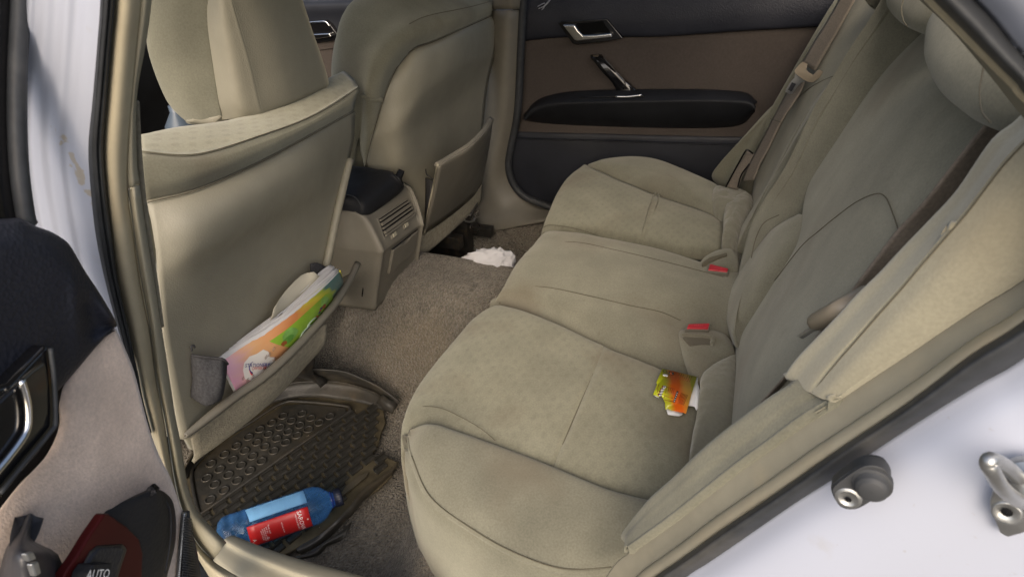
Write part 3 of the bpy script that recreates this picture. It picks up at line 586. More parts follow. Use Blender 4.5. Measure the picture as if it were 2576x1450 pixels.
# headrest: only its lower edge shows
lx = lambda z: V3(-.40, 1.08, z)
pillow('headrest', [V3(-.40, .93, .86), V3(-.36, .945, .84), V3(-.335, 1.0, .832), V3(-.33, 1.1, .83), V3(-.34, 1.2, .832), V3(-.38, 1.22, .86), V3(-.46, 1.2, .86), V3(-.5, 1.08, .85), V3(-.46, .95, .86)], (0, 0, -1), .012, 'fabric2', f2, depth=.2)
# pocket board
rimR = [(1103, 413), (1145, 388), (1184, 363), (1223, 324), (1239, 297)]
rt = [Z(a, b, z) for (a, b), z in zip(rimR, [.52, .525, .535, .545, .55])]
botR = [(1067, 588), (1110, 560), (1150, 530), (1190, 495), (1212, 462)]
rb = [X(a, b, x) for (a, b), x in zip(botR, [-.345, -.335, -.33, -.335, -.34])]
pb = patch('pocket_board', [[p+V3(-.012, 0, -.004) for p in rt], [p+V3(-.007, 0, .003) for p in rt], [p for p in rt], [p+V3(.0, .0, -.012) for p in rt], [p.lerp(q, .5)+V3(.004, 0, 0) for p, q in zip(rt, rb)], rb], 'greyplastic', f2, nr=4, nc=6, solid=.005)
tube('pocket_edge', [Z(1102, 413, .521), X(1092, 462, -.30), X(1081, 515, -.315), X(1067, 587, -.343)], .0035, 'plastic', pb)
patch('elastic_gusset', [[X(1070, 447, -.352), X(1088, 455, -.325)], [X(1070, 500, -.352), X(1080, 500, -.33)], [X(1067, 570, -.36), X(1070, 570, -.345)]], 'grey', f2, nr=4, nc=4, solid=.003)
tube('gusset_cord', [X(1071, 425, -.352), X(1073, 438, -.351), X(1082, 446, -.34), X(1090, 451, -.325)], .0014, 'grey', f2)
# felt skirt and the loose flap
fl2 = patch('felt_skirt', [[X(a, b, x) for a, b, x in r] for r in [
    [(1050, 585, -.36), (1068, 586, -.352), (1140, 535, -.345), (1190, 490, -.345), (1214, 460, -.35)],
    [(1048, 620, -.365), (1066, 615, -.36), (1135, 575, -.35), (1185, 525, -.35), (1212, 500, -.352)],
    [(1047, 650, -.37), (1062, 640, -.365), (1110, 605, -.36), (1160, 560, -.36), (1205, 515, -.36)],
    [(1050, 668, -.38), (1062, 648, -.38), (1100, 615, -.39), (1150, 570, -.39), (1195, 525, -.39)]]], 'felt', f2, nr=4, nc=5, solid=.006)
box('seat_base', V3(-.74, 1.08, .24), V3(.24, 0, 0), V3(0, .20, 0), V3(0, 0, .06), 'felt', f2, bevel=.03)
pillow('seat_cushion', [V3(-.46, .87, .32), V3(-.46, 1.08, .33), V3(-.46, 1.30, .32), V3(-.72, 1.33, .34), V3(-.98, 1.31, .34), V3(-1.0, 1.08, .34), V3(-.98, .86, .34), V3(-.72, .84, .34)], (0, 0, 1), .04, 'fabric2', f2, depth=.10)
# rail end with its coil, under the far seat
rl = box('seat_rail', X(1165, 572, -.42), V3(.10, 0, 0), V3(0, .014, 0), V3(0, 0, .016), 'darksteel', f2)
tube('rail_coil', [X(1195+12*math.cos(t), 572+12*math.sin(t), -.36) for t in [i*.5 for i in range(14)]], .003, 'darksteel', rl, seg=2)
tube('rail_coil', [X(1180+14*math.cos(t), 548+10*math.sin(t), -.37) for t in [i*.5 for i in range(9)]], .003, 'steel', rl, seg=2)
tube('rail_post', [X(1180, 545, -.36), X(1192, 522, -.355), X(1200, 500, -.36)], .008, 'darksteel', f2)
box('rail_foot', X(1130, 605, -.40), V3(.04, 0, 0), V3(0, .015, 0), V3(0, 0, .02), 'darksteel', f2)
box('seat_rail', V3(-.62, 1.26, .09), V3(.24, 0, 0), V3(0, .02, 0), V3(0, 0, .08), 'darksteel', f2)

# ================================================================== centre console
cs = thing('centre_console', (-.5, .78, .15), 'beige centre console with black padded lid, rear air vents and ashtray', 'console')
XK = -.345
tl = X(918, 548, -.352); trr = X(1026, 476, -.352); kl = X(960, 630, -.315); kr = X(1054, 562, -.315); blw = X(944, 745, -.355); brr = X(1040, 664, -.355)
def quad(a, b, c, d, s, t): return (a.lerp(b, s)).lerp(d.lerp(c, s), t)
bodyrows = []
for L_, R_, e in [(tl+V3(-.02, 0, .012), trr+V3(-.02, 0, .012), 0), (tl, trr, 0), (tl.lerp(kl, .5)+V3(.003, 0, 0), trr.lerp(kr, .5)+V3(.003, 0, 0), 0), (kl, kr, 0), (kl.lerp(blw, .12), kr.lerp(brr, .12), 0), (kl.lerp(blw, .6), kr.lerp(brr, .6), 0), (blw, brr, 0), (blw+V3(-.01, 0, -.04), brr+V3(-.01, 0, -.04), 0)]:
    d = R_-L_
    bodyrows.append([L_+V3(-.45, -.02, 0), L_+V3(-.12, -.012, 0), L_+V3(-.035, -.006, 0), L_, L_+d*.12, L_+d*.5, L_+d*.9, R_, R_+V3(-.03, .004, 0), R_+V3(-.45, .01, 0)])
cb = patch('console_body', bodyrows, 'greyplastic', cs, nr=4, nc=5, solid=.008)
seam([X(a, b, x) for a, b, x in [(878, 547, -.39), (900, 586, -.372), (920, 630, -.356), (916, 700, -.374), (911, 745, -.385)]], cb, .0016, 'gloss')
# vents on the upper rear face
up_n = (trr-tl).cross(kl-tl).normalized(); up_n = up_n if up_n.dot(CC-tl) > 0 else -up_n
def on_up(s, t, off=.003): return quad(tl, trr, kr, kl, s, t)+up_n*off
uk = up_n.dot(tl)
def VP(a, b, o=.004): return N(a, b, up_n, uk+o)
vq = [VP(953, 551), VP(1025, 503), VP(1044, 539), VP(968, 595)]
vb = prism('vent_frame', [VP(948, 549, .003), VP(1027, 497, .003), VP(1049, 540, .003), VP(967, 602, .003)], up_n, .006, 'greyplastic', cb, bevel=.002)
prism('vent_opening', vq, up_n, .003, mat('vent_dark', (.006, .006, .006), .8), vb, bevel=0)
for tt in (.10, .33, .56, .80, .97):
    a = vq[0].lerp(vq[3], tt); b = vq[1].lerp(vq[2], tt); wd2 = .0034 if tt in (.33, .80) else .0020
    box('vent_slat', (a+b)/2+up_n*.003, (b-a)/2, (kl-tl).normalized()*wd2, up_n*.003, 'greyplastic', vb, bevel=.001)
for a, b in ((991, 590), (1021, 566)):
    o_ = VP(a, b, .004); ex = (vq[1]-vq[0]).normalized(); ey = (vq[3]-vq[0]).normalized()
    bf = box('vent_switch', o_, ex*.012, ey*.0055, up_n*.003, 'greyplastic', cb, bevel=.001)
    box('switch_tab', o_+up_n*.0025+ex*-.002, ex*.007, ey*.0045, up_n*.0025, 'plastic', bf, bevel=.001)
lo_n = (kr-kl).cross(blw-kl).normalized(); lo_n = lo_n if lo_n.dot(CC-kl) > 0 else -lo_n
def on_lo(s, t, off=.003): return quad(kl, kr, brr, blw, s, t)+lo_n*off
at = prism('ashtray', [on_lo(.27, .14, .006), on_lo(.48, .13, .006), on_lo(.55, .17, .006), on_lo(.68, .17, .006), on_lo(.75, .12, .006), on_lo(.94, .11, .006), on_lo(.90, .62, .006), on_lo(.24, .66, .006)], lo_n, .008, 'greyplastic', cb, bevel=.003)
seam([on_lo(.25, .12, .003), on_lo(.95, .09, .003)], at, .0016, 'gloss', seg=1)
# padded lid
lid = [(847, 543), (893, 546), (922, 544), (960, 519), (1000, 489), (1014, 474)]
rows = [ZR([(790, 538), (847, 543), (893, 547), (920, 545), (960, 520), (1000, 490), (1015, 475)], .426),
        ZR([(792, 522), (849, 526), (894, 532), (921, 531), (961, 506), (1001, 477), (1016, 465)], .440),
        ZR([(795, 505), (851, 508), (891, 510), (917, 508), (956, 485), (996, 458), (1012, 455)], .458),
        ZR([(800, 488), (855, 490), (886, 489), (908, 485), (948, 463), (985, 443), (1004, 447)], .470),
        ZR([(810, 450), (863, 460), (890, 462), (908, 458), (938, 445), (968, 434), (994, 438)], .474),
        ZR([(830, 414), (878, 417), (905, 419), (925, 421), (945, 425), (968, 429), (988, 434)], .466)]
rows.append([p+V3(0, .01, -.04) for p in rows[-1]])
ld = patch('padded_lid', rows, 'leather', cs, nr=5, nc=6, solid=.02)
seam([Z(a, b, z) for a, b, z in [(856, 489, .4715), (878, 490, .4715), (896, 498, .468), (908, 518, .452), (915, 543, .428)]], ld, .0013, 'rubber')
seam([Z(a, b, z) for a, b, z in [(880, 418, .468), (945, 426, .468), (985, 436, .472), (1004, 450, .468), (1014, 468, .44)]], ld, .0012, 'rubber')

# ================================================================== rear bench
rs = thing('rear_seat', (.2, .75, .0), 'beige velour rear bench with raised middle and fixed headrests', 'car seat')
def ZR(L, z): return [Z(a, b, z if not isinstance(z, (list, tuple)) else z[i]) for i, (a, b) in enumerate(L)]
# near seat cushion
zc = [.318, .332, .338, .336, .322]
r2 = ZR([(1015, 1052), (1055, 966), (1128, 874), (1190, 802), (1247, 771)], [.295, .305, .308, .305, .295])
rows = [[p+V3(.035, 0, -.28) for p in r2], [p+V3(-.004, 0, -.13) for p in r2], [p+V3(-.006, 0, -.05) for p in r2], r2,
        ZR([(1046, 1050), (1095, 968), (1165, 885), (1230, 818), (1285, 773)], [.315, .328, .332, .33, .315]),
        ZR([(1125, 1085), (1180, 1000), (1240, 915), (1300, 845), (1340, 789)], zc),
        ZR([(1225, 1122), (1275, 1030), (1330, 950), (1385, 875), (1420, 823)], zc),
        ZR([(1365, 1171), (1399, 1086), (1432, 1009), (1465, 933), (1494, 859)], [.320, .333, .339, .338, .323]),
        ZR([(1384, 1177), (1418, 1092), (1451, 1015), (1483, 939), (1512, 867)], [.3185, .3315, .3375, .3365, .322]),
        ZR([(1391, 1180), (1425, 1095), (1458, 1018), (1490, 942), (1519, 871)], [.315, .327, .333, .332, .318]),
        ZR([(1398, 1183), (1432, 1098), (1465, 1021), (1497, 945), (1526, 875)], [.3185, .3315, .3375, .3365, .322]),
        ZR([(1417, 1191), (1450, 1106), (1482, 1028), (1514, 952), (1544, 883)], [.320, .333, .339, .338, .323]),
        ZR([(1529, 1236), (1555, 1150), (1582, 1070), (1608, 990), (1640, 919)], zc),
        ZR([(1635, 1270), (1680, 1195), (1715, 1110), (1735, 1030), (1750, 966)], [.312, .325, .33, .33, .318]),
        ZR([(1670, 1300), (1740, 1215), (1768, 1115), (1775, 1030), (1775, 970)], [.28, .29, .295, .295, .28])]
rows = [[r[0]+V3(0, -.02, -.06)]+r+[r[-1]+V3(0, .03, -.06)] for r in rows]
cu = patch('seat_cushion', rows, 'pattern', rs, nr=5, nc=6, solid=.01, amp=.0015, asc=12, label='near seat cushion with patterned velour')
sl_ = ZR([(1391, 1176), (1425, 1095), (1458, 1018), (1490, 942), (1519, 871)], [.3155, .3275, .3335, .3325, .3185]); seam(sl_, cu, .0016)
seam([Z(a, b, z) for a, b, z in [(1017, 1050, .297), (1046, 1024, .318), (1103, 1024, .333), (1156, 1046, .335), (1210, 1077, .3335), (1246, 1107, .3295)]], cu, .0011)
# near side bolster
inner = [(1030, 1082), (1085, 1066), (1156, 1087), (1298, 1137), (1391, 1173), (1529, 1229), (1650, 1262), (1700, 1290)]
outer = [(1026, 1092), (1038, 1145), (1085, 1247), (1192, 1329), (1300, 1389), (1420, 1428), (1540, 1424), (1620, 1400)]
bott = [(1022, 1250), (1036, 1318), (1060, 1393), (1095, 1480), (1200, 1600), (1330, 1680), (1480, 1700), (1600, 1700)]
rows = []
for i in range(8):
    a, b, c = inner[i], outer[i], bott[i]
    pa = Z(*a, .330 if i else .30); pb_ = Z(*b, .298 if i else .285); pc = Z(*c, .05)
    m1 = Z(a[0]*.7+b[0]*.3, a[1]*.7+b[1]*.3, .334 if i else .296); m2 = Z(a[0]*.3+b[0]*.7, a[1]*.3+b[1]*.7, .321 if i else .29)
    w1 = pb_.lerp(pc, .15)+V3(-.003 if i < 2 else 0, -.010 if i > 0 else 0, -.004); w2 = pb_.lerp(pc, .5)+V3(0, -.010 if i > 1 else 0, 0)
    rows.append([pa+V3(0, .012, -.05), pa, m1, m2, pb_.lerp(m2, .12), pb_, pb_.lerp(w1, .25)+V3(0, 0, -.001), w1, w2, pc])
bo = patch('side_bolster', rows, 'fabric', rs, nr=7, nc=6, solid=.01, amp=.002, asc=9, label='near outer bolster of rear cushion, plain velour with dirt streaks')
rows2 = [[p+V3(-.0012 if i < 3 else 0, -.0012, .0002) for p in r[5:]] for i, r in enumerate(rows)]
patch('bolster_side_cloth', rows2, 'fabric2', bo, nr=7, nc=6, solid=.002, amp=.002, asc=9)
seam([r[5]+V3(-.001, -.0015, .001) for r in rows[1:7]], bo, .0017, seg=7)
# middle cushion
lb = ZR([(1252, 780), (1369, 808), (1517, 880), (1664, 934), (1735, 960), (1770, 960), (1840, 935)], [.27, .29, .295, .295, .29, .29, .29])
ls = ZR([(1268, 720), (1369, 722), (1476, 743), (1583, 768), (1660, 784), (1712, 806), (1845, 850)], [.33, .352, .355, .352, .345, .335, .322])
mi = ZR([(1300, 663), (1400, 660), (1520, 682), (1640, 708), (1740, 736), (1810, 760), (1885, 775)], [.34, .362, .364, .362, .355, .345, .33])
rs_ = ZR([(1340, 618), (1441, 609), (1547, 629), (1654, 654), (1740, 676), (1820, 697), (1890, 712)], [.34, .355, .358, .355, .35, .345, .335])
rbd = ZR([(1366, 591), (1441, 585), (1512, 597), (1618, 617), (1700, 640), (1760, 660), (1850, 688)], [.32, .333, .336, .336, .334, .33, .325])
side = [p.lerp(q, .5)+V3(0, -.014, .012) for p, q in zip(lb, ls)]
cols = [[p+V3(0, .02, -.08) for p in lb], lb, side, ls, mi, rs_, rbd, [p+V3(0, .01, -.07) for p in rbd]]
rows = [[c[i] for c in cols] for i in range(7)]
rows = [[p+V3(.03, 0, -.28) for p in rows[0]], [p+V3(-.002, 0, -.10) for p in rows[0]]]+rows
mc = patch('middle_cushion', rows, 'fabric', rs, nr=6, nc=5, solid=.01, amp=.0015, asc=10)
seam([p+V3(0, -.0005, .0012) for p in ls[:6]], mc, .0013); seam([p+V3(0, 0, .0012) for p in rs_[:6]], mc, .0011)
# far seat cushion
q0 = ZR([(1363, 592), (1368, 566), (1380, 535), (1402, 485), (1428, 447), (1466, 417)], [.26, .285, .30, .308, .308, .30])
rows = [[p+V3(.03, 0, -.26) for p in q0], [p+V3(-.004, 0, -.10) for p in q0], q0,
        ZR([(1400, 588), (1410, 565), (1425, 532), (1450, 485), (1474, 450), (1500, 428)], [.30, .325, .333, .335, .333, .325]),
        ZR([(1505, 602), (1512, 578), (1524, 548), (1542, 510), (1560, 478), (1575, 460)], [.30, .325, .335, .338, .336, .325]),
        ZR([(1606, 620), (1613, 598), (1621, 570), (1630, 538), (1639, 510), (1646, 490)], [.302, .326, .337, .339, .336, .324]),
        ZR([(1612, 622), (1619, 600), (1627, 572), (1636, 540), (1645, 512), (1652, 492)], [.298, .321, .332, .334, .331, .319]),
        ZR([(1618, 624), (1625, 602), (1633, 574), (1642, 542), (1651, 514), (1658, 494)], [.302, .326, .337, .339, .336, .324]),
        ZR([(1712, 648), (1718, 625), (1725, 598), (1730, 568), (1737, 542), (1745, 521)], [.30, .325, .335, .337, .335, .32]),
        ZR([(1800, 660), (1815, 635), (1822, 610), (1824, 585), (1824, 565), (1818, 552)], [.28, .31, .318, .32, .318, .31])]
fc = patch('seat_cushion', rows, 'pattern', rs, nr=5, nc=5, solid=.01, amp=.0015, asc=12, label='far seat cushion with patterned velour')
seam(ZR([(1614, 614), (1619, 600), (1627, 572), (1636, 540), (1645, 512), (1652, 492)], [.310, .322, .333, .335, .332, .320]), fc, .0015)
seam(ZR([(1366, 572), (1380, 566), (1410, 568), (1450, 575), (1500, 590)], [.292, .31, .325, .325, .318]), fc, .0012)
# far side bolster
pillow('side_bolster', [Z(a, b, .315) for a, b in [(1476, 417), (1520, 403), (1590, 398), (1650, 408), (1720, 434), (1790, 466), (1830, 490), (1830, 530), (1800, 542), (1740, 515), (1674, 498), (1600, 472), (1530, 440)]], (0, -.15, 1), .035, 'fabric', rs, depth=.2, amp=.004, asc=14)
pillow('gathered_corner', [Z(a, b, .325) for a, b in [(1795, 480), (1830, 478), (1885, 490), (1890, 520), (1870, 560), (1840, 560), (1815, 552), (1790, 520)]], (-.3, 0, 1), .03, 'wrinkle', rs, depth=.12, amp=.006, asc=50)
# gathered rolls where cushion meets backrest
nr_ = [(1763, 958), (1787, 926), (1834, 900), (1860, 893), (1866, 960), (1862, 1030), (1856, 1090), (1830, 1140), (1790, 1180), (1745, 1205), (1730, 1195), (1738, 1130), (1752, 1060), (1760, 1000)]
pillow('gathered_roll', [Z(a, b, .335) for a, b in nr_], (-.35, 0, 1), .028, 'wrinkle', rs, depth=.10, amp=.004, asc=45)
fr_ = [(1816, 625), (1819, 593), (1820, 556), (1830, 518), (1858, 497), (1889, 490), (1893, 530), (1872, 575), (1852, 617), (1838, 640)]
pillow('gathered_roll', [Z(a, b, .335) for a, b in fr_], (-.35, 0, 1), .03, 'wrinkle', rs, depth=.10, amp=.006, asc=55)
# buckle pockets
pk = pillow('buckle_pocket', [Z(a, b, .335) for a, b in [(1708, 835), (1735, 826), (1800, 830), (1830, 846), (1848, 880), (1835, 900), (1800, 915), (1768, 950), (1755, 962), (1738, 930), (1715, 880)]], (-.15, -.25, 1), .014, 'fabric', rs, depth=.10, amp=.003, asc=30)
prism('pocket_slot', [Z(a, b, z) for a, b, z in [(1718, 842, .350), (1789, 849, .352), (1789, 866, .350), (1736, 866, .350)]], (0, -.1, 1), .012, mat('slot_shadow_cloth', (.10, .09, .068), .95), pk)
tube('slot_lip', [Z(a, b, z) for a, b, z in [(1716, 841, .351), (1750, 843, .3535), (1790, 848, .354), (1791, 866, .352)]], .0035, 'fabric', pk)
pf = pillow('buckle_pocket', [Z(a, b, .335) for a, b in [(1757, 668), (1770, 650), (1800, 634), (1832, 628), (1850, 634), (1858, 660), (1850, 684), (1810, 690), (1765, 682)]], (-.15, -.25, 1), .016, 'fabric', rs, depth=.10, amp=.003, asc=30)
prism('pocket_slot', [Z(a, b, .3535) for a, b in [(1766, 659), (1785, 646), (1829, 634), (1830, 640), (1795, 653), (1768, 664)]], (0, -.1, 1), .01, M['seam'], pf)
# --- backrest, near section
def BR(L, offs): return [B(L[0][0]-5, L[0][1]-3, offs[0]+.05), B(L[0][0]-2, L[0][1]-1, offs[0]+.012)]+[B(a, b, o) for (a, b), o in zip(L, offs)]
rows = [
    BR([(1845, 880), (1846, 960), (1842, 1030), (1838, 1085), (1825, 1160), (1800, 1230)], [.04, .03, .03, .03, .03, .03]),
    BR([(1860, 850), (1866, 930), (1868, 1000), (1866, 1060), (1858, 1135), (1840, 1200)], [.02, 0, -.005, -.005, 0, .0]),
    BR([(1892, 791), (1902, 872), (1915, 940), (1922, 1000), (1925, 1075), (1925, 1130)], [.018, -.008, -.018, -.018, -.012, 0]),
    BR([(1948, 706), (1972, 790), (1992, 852), (2010, 905), (2030, 965), (2050, 1010)], [.015, -.012, -.022, -.022, -.014, 0]),
    BR([(2010, 600), (2058, 690), (2095, 752), (2122, 795), (2155, 845), (2185, 880)], [.012, -.010, -.02, -.02, -.012, 0]),
    BR([(2034, 480), (2110, 560), (2170, 622), (2218, 672), (2270, 725), (2310, 760)], [.012, -.006, -.012, -.012, -.006, 0]),
    BR([(2092, 367), (2180, 432), (2265, 502), (2328, 556), (2395, 610), (2440, 640)], [.012, -.004, -.01, -.01, -.006, 0]),
    BR([(2208, 180), (2290, 262), (2370, 342), (2430, 402), (2500, 460), (2560, 500)], [.015, 0, -.004, -.004, 0, .01]),
    BR([(2343, 60), (2400, 152), (2480, 252), (2550, 334), (2620, 390), (2680, 430)], [.03, .012, .01, .01, .015, .02]),
    BR([(2430, -30), (2500, 60), (2570, 150), (2640, 230), (2700, 290), (2760, 330)], [.05, .04, .035, .035, .04, .05])]
nb = patch('backrest', rows, 'fabric', rs, nr=6, nc=6, solid=.03, amp=.0015, asc=10, label='near section of the rear backrest')
arc = [(1948, 706, .014), (2013, 622, -.004), (2060, 580, -.008), (2100, 547, -.010), (2153, 508, -.012), (2199, 488, -.0135), (2226, 494, -.0135), (2246, 538, -.0135), (2260, 580, -.0135)]
seam([B(a, b, o-.0015) for a, b, o in arc], nb, .0013)
# inboard lens-shaped bolster of the near section
lens = [(2015, 540), (2010, 592), (1996, 632), (1948, 706), (1890, 791), (1864, 831), (1853, 873), (1838, 848), (1826, 813), (1826, 788), (1844, 735), (1887, 662), (1930, 602), (1968, 560), (1995, 545)]
pillow('inboard_bolster', [B(a, b, .012) for a, b in lens], BN*-1, .020, 'fabric', rs, depth=.04, amp=.002, asc=20)
# --- backrest, middle section
Lm = [(1866, 690), (1880, 630), (1898, 565), (1930, 505), (1990, 408), (2047, 288), (2093, 213), (2137, 140), (2206, 34), (2260, -60)]
Rm = [(1840, 770), (1868, 700), (1900, 640), (1968, 562), (2022, 510), (2066, 420), (2136, 285), (2208, 178), (2280, 102), (2345, 20)]
rows = []
for (a, b), (c, d) in zip(Lm, Rm):
    l = Y(a, b, .89); r = Y(c+8, d+6, .80)
    m_ = l.lerp(r, .5)+V3(-.006, 0, .002)
    rows.append([l+V3(.03, .0, -.01), l+V3(-.004, 0, 0), l.lerp(r, .12)+V3(-.006, 0, .002), m_, l.lerp(r, .8)+V3(-.001, 0, 0), r+V3(.012, 0, 0), r+V3(.05, 0, -.01)])
mb = patch('middle_backrest', rows, 'fabric', rs, nr=5, nc=5, solid=.03, amp=.002, asc=12)
seam([Y(a, b, .895) for a, b in [(1901, 560), (1935, 520), (1972, 500), (1998, 440)]], mb, .0013)
seam([Y(a, b, .70) for a, b in [(1890, 648), (1901, 600), (1922, 560), (1960, 540)]], mb, .0013)
# --- backrest, far section
ys = [1.35, 1.27, 1.19, 1.11, 1.03]
R4 = [[(1893, 505), (1884, 535), (1872, 570), (1862, 600), (1852, 634)], [(1906, 428), (1914, 448), (1922, 475), (1925, 500), (1930, 518)],
      [(1945, 352), (1956, 368), (1968, 385), (1979, 400), (1990, 414)], [(1978, 284), (1996, 290), (2012, 294), (2030, 296), (2047, 296)],
      [(2000, 190), (2025, 197), (2050, 203), (2072, 210), (2093, 216)], [(2060, 80), (2080, 92), (2100, 108), (2120, 126), (2138, 144)],
      [(2130, -20), (2150, -6), (2170, 8), (2188, 22), (2206, 38)], [(2185, -110), (2210, -98), (2230, -85), (2250, -70), (2265, -55)]]
ofs = [0, -.004, -.006, -.004, 0]
rows = [[Y(*p, y)+V3(o, 0, -o*.3) for p, y, o in zip(r, ys, ofs)] for r in R4]
rows = [[r[0]+V3(.04, .01, 0)]+r+[r[-1]+V3(.03, -.005, 0)] for r in rows]
fb = patch('backrest', rows, 'fabric', rs, nr=6, nc=6, solid=.03, amp=.0015, asc=10, label='far section of the rear backrest')
arc = [(1908, 428), (1946, 352), (1981, 284), (2010, 244), (2045, 216), (2080, 198), (2104, 190), (2112, 194)]
seam([Y(a, b, y-.03) for (a, b), y in zip(arc, [1.33, 1.33, 1.30, 1.26, 1.19, 1.12, 1.06, 1.04])], fb, .0016)
len2 = [(2105, 192), (2094, 216), (2047, 292), (1990, 412), (1925, 505), (1900, 560), (1880, 590), (1862, 625), (1850, 632), (1852, 600), (1878, 555), (1915, 495), (1950, 430), (1990, 350), (2040, 270), (2075, 220)]
pillow('inboard_bolster', [Y(a, b, .985 if i < 9 else 1.06) for i, (a, b) in enumerate(len2)], (-1, -.2, .35), .007, 'fabric', rs, depth=.03)
# far outboard wing
wing = [(2120, -30), (2080, 40), (2020, 140), (1985, 205), (1975, 235), (1930, 280), (1880, 335), (1830, 390), (1795, 430), (1792, 450), (1810, 468), (1850, 480), (1890, 500), (1906, 425), (1945, 350), (1980, 282), (2004, 190), (2062, 80), (2130, -10)]
pillow('outboard_wing', [Y(a, b, 1.37 if i < 11 else 1.33) for i, (a, b) in enumerate(wing)], (-.8, -.5, .3), .008, 'fabric2', rs, depth=.05)
# --- near outboard wing, upper and lower pieces
wt = [(1984, 946), (2011, 905), (2064, 848), (2118, 792), (2164, 742), (2224, 685), (2277, 628), (2348, 557), (2423, 479), (2508, 357), (2575, 303), (2660, 200)]
ws = [(2044, 986), (2068, 956), (2110, 905), (2160, 848), (2206, 795), (2264, 730), (2320, 664), (2385, 590), (2437, 529), (2520, 420), (2585, 350), (2680, 240)]
wl = [(2112, 1000), (2135, 990), (2170, 966), (2225, 930), (2290, 888), (2350, 848), (2410, 810), (2470, 772), (2520, 740), (2590, 695), (2680, 620), (2750, 500)]
rows = []
for i, (a, b, c) in enumerate(zip(wt, ws, wl)):
    p, q, r = Y(*a, .155), Y(*b, .105), Y(*c, .085)
    e = [.006, .010, .012, .013][min(i, 3)]
    rows.append([p+V3(.06, .02, -.02), p, p.lerp(q, .35)+V3(-.1*e, -.6*e, .25*e), p.lerp(q, .8)+V3(-.1*e, -.5*e, .2*e), q, q.lerp(r, .25)+V3(0, -e*.9, e*.3), q.lerp(r, .6)+V3(0, -e*.8, 0), r, r+V3(.03, .02, -.02)])
c4 = rows[0][4]; rows.insert(0, [p.lerp(c4, .08)+V3(.002, .010, -.006) for p in rows[0]]); rows.insert(0, [p.lerp(c4, .30)+V3(.008, .035, -.016) for p in rows[1]])
nw = patch('outboard_wing', rows, 'fabriclit', rs, nr=5, nc=5, solid=.003, amp=.0012, asc=14, label='near upper backrest wing in seat velour coloured paler to look lit')
seam([r[4]+V3(0, -.001, .001) for r in rows[2:]], nw, .0010)
lt = [(2050, 935), (2000, 978), (1944, 1013), (1851, 1077), (1780, 1137), (1709, 1205), (1650, 1258), (1600, 1318), (1580, 1352)]
lsn = [(2105, 970), (2057, 1011), (1993, 1038), (1887, 1119), (1780, 1197), (1715, 1245), (1654, 1300), (1605, 1338), (1581, 1362)]
ll = [(2165, 972), (2116, 1003), (2029, 1055), (1922, 1134), (1815, 1212), (1738, 1272), (1665, 1328), (1610, 1368), (1584, 1382)]
rows = []
for i, (a, b, c) in enumerate(zip(lt, lsn, ll)):
    dy = .02 if i == 0 else 0; p, q, r = Y(*a, .135+dy), Y(*b, .103+dy), Y(*c, .087+dy)
    rows.append([p+V3(.05, .02, -.03), p, p.lerp(q, .5)+V3(0, -.005, .006), q, q.lerp(r, .5)+V3(0, -.006, .0), r, r+V3(.03, .02, -.02)])
rows.append([rows[-1][3].lerp(p, .5)+V3(.01, .02, -.015) for p in rows[-1]])
lw = patch('lower_wing', rows, 'fabric2', rs, nr=5, nc=5, solid=.004, amp=.001, asc=14)
seam([r[3]+V3(0, -.002, .0015) for r in rows[:-1]], lw, .0012)
tube('wing_piping', [Y(a, b, y) for a, b, y in [(1992, 968, .128), (2020, 986, .115), (2050, 996, .106)]], .0022, 'fabric2', lw)
# headrests
H1 = [(2341, 40), (2327, 135), (2338, 188), (2366, 241), (2402, 281), (2448, 309), (2487, 318), (2540, 300), (2600, 230), (2600, 100), (2520, -20), (2420, -40)]
h1 = pillow('headrest', [B(a+26, b+4, -.04) for a, b in H1], BN*-1, .03, 'fabric', rs, depth=.09, rings=9, n=5, label='near headrest fixed to the rear backrest')
seam([B(a, b, -.074) for a, b in [(2480, 130), (2472, 180), (2464, 231), (2470, 280), (2492, 308)]], h1, .0012)
H2 = [(2226, -20), (2235, 28), (2256, 53), (2280, 69), (2310, 77), (2350, 52), (2385, 0), (2380, -70), (2300, -120), (2240, -80)]
h2 = pillow('headrest', [B(a+8, b+2, -.03) for a, b in H2], BN*-1, .018, 'fabric', rs, depth=.08, rings=8, n=5, label='middle headrest fixed to the rear backrest')
seam([B(a, b, -.058) for a, b in [(2275, -10), (2268, 20), (2272, 50), (2282, 66)]], h2, .0012)
H3 = [(2170, -30), (2178, 0), (2190, 18), (2207, 27), (2225, 22), (2240, -10), (2240, -60), (2200, -90)]
pillow('headrest', [Y(a, b, .99) for a, b in H3], BN*-1, .012, 'fabric', rs, depth=.08, rings=8, n=5, label='far headrest fixed to the rear backrest')

# ================================================================== buckles
def buckle(label, quad_, up, txt):
    t = thing('seat_belt_buckle', tuple(sum(quad_, Vector())/4), label, 'buckle', 'red buckles in the rear bench')
    c = sum(quad_, Vector())/4; ex = (quad_[1]-quad_[0]); ey = (quad_[3]-quad_[0]); nz = ex.cross(ey).normalized(); nz = nz if nz.z > 0 else -nz
    fr = prism('housing', [c+(p-c)*1.12-nz*.001 for p in quad_], nz, .02, 'greyplastic', t, bevel=.002)
    bt = prism('release_button', [c+(p-c)*.98+nz*.0015 for p in quad_], nz, .006, 'red', t, bevel=.0015)
    text('lettering', txt, c+nz*.0018, ex, ey if nz.dot(ex.cross(ey)) > 0 else -ey, .006, mat('red_emboss', (.6, .10, .11), .4), bt)
    return t
buckle('red-buttoned seat belt buckle above the open slot, nearer of the two', [Z(1727, 826, .352), Z(1782, 827, .352), Z(1786, 813, .354), Z(1732, 815, .354)], 1, 'PRESS')
buckle('red-buttoned seat belt buckle farther off, beside the far seat', [Z(1781, 679, .356), Z(1830, 684, .356), Z(1833, 676, .358), Z(1786, 664, .360)], 1, 'PRESS')

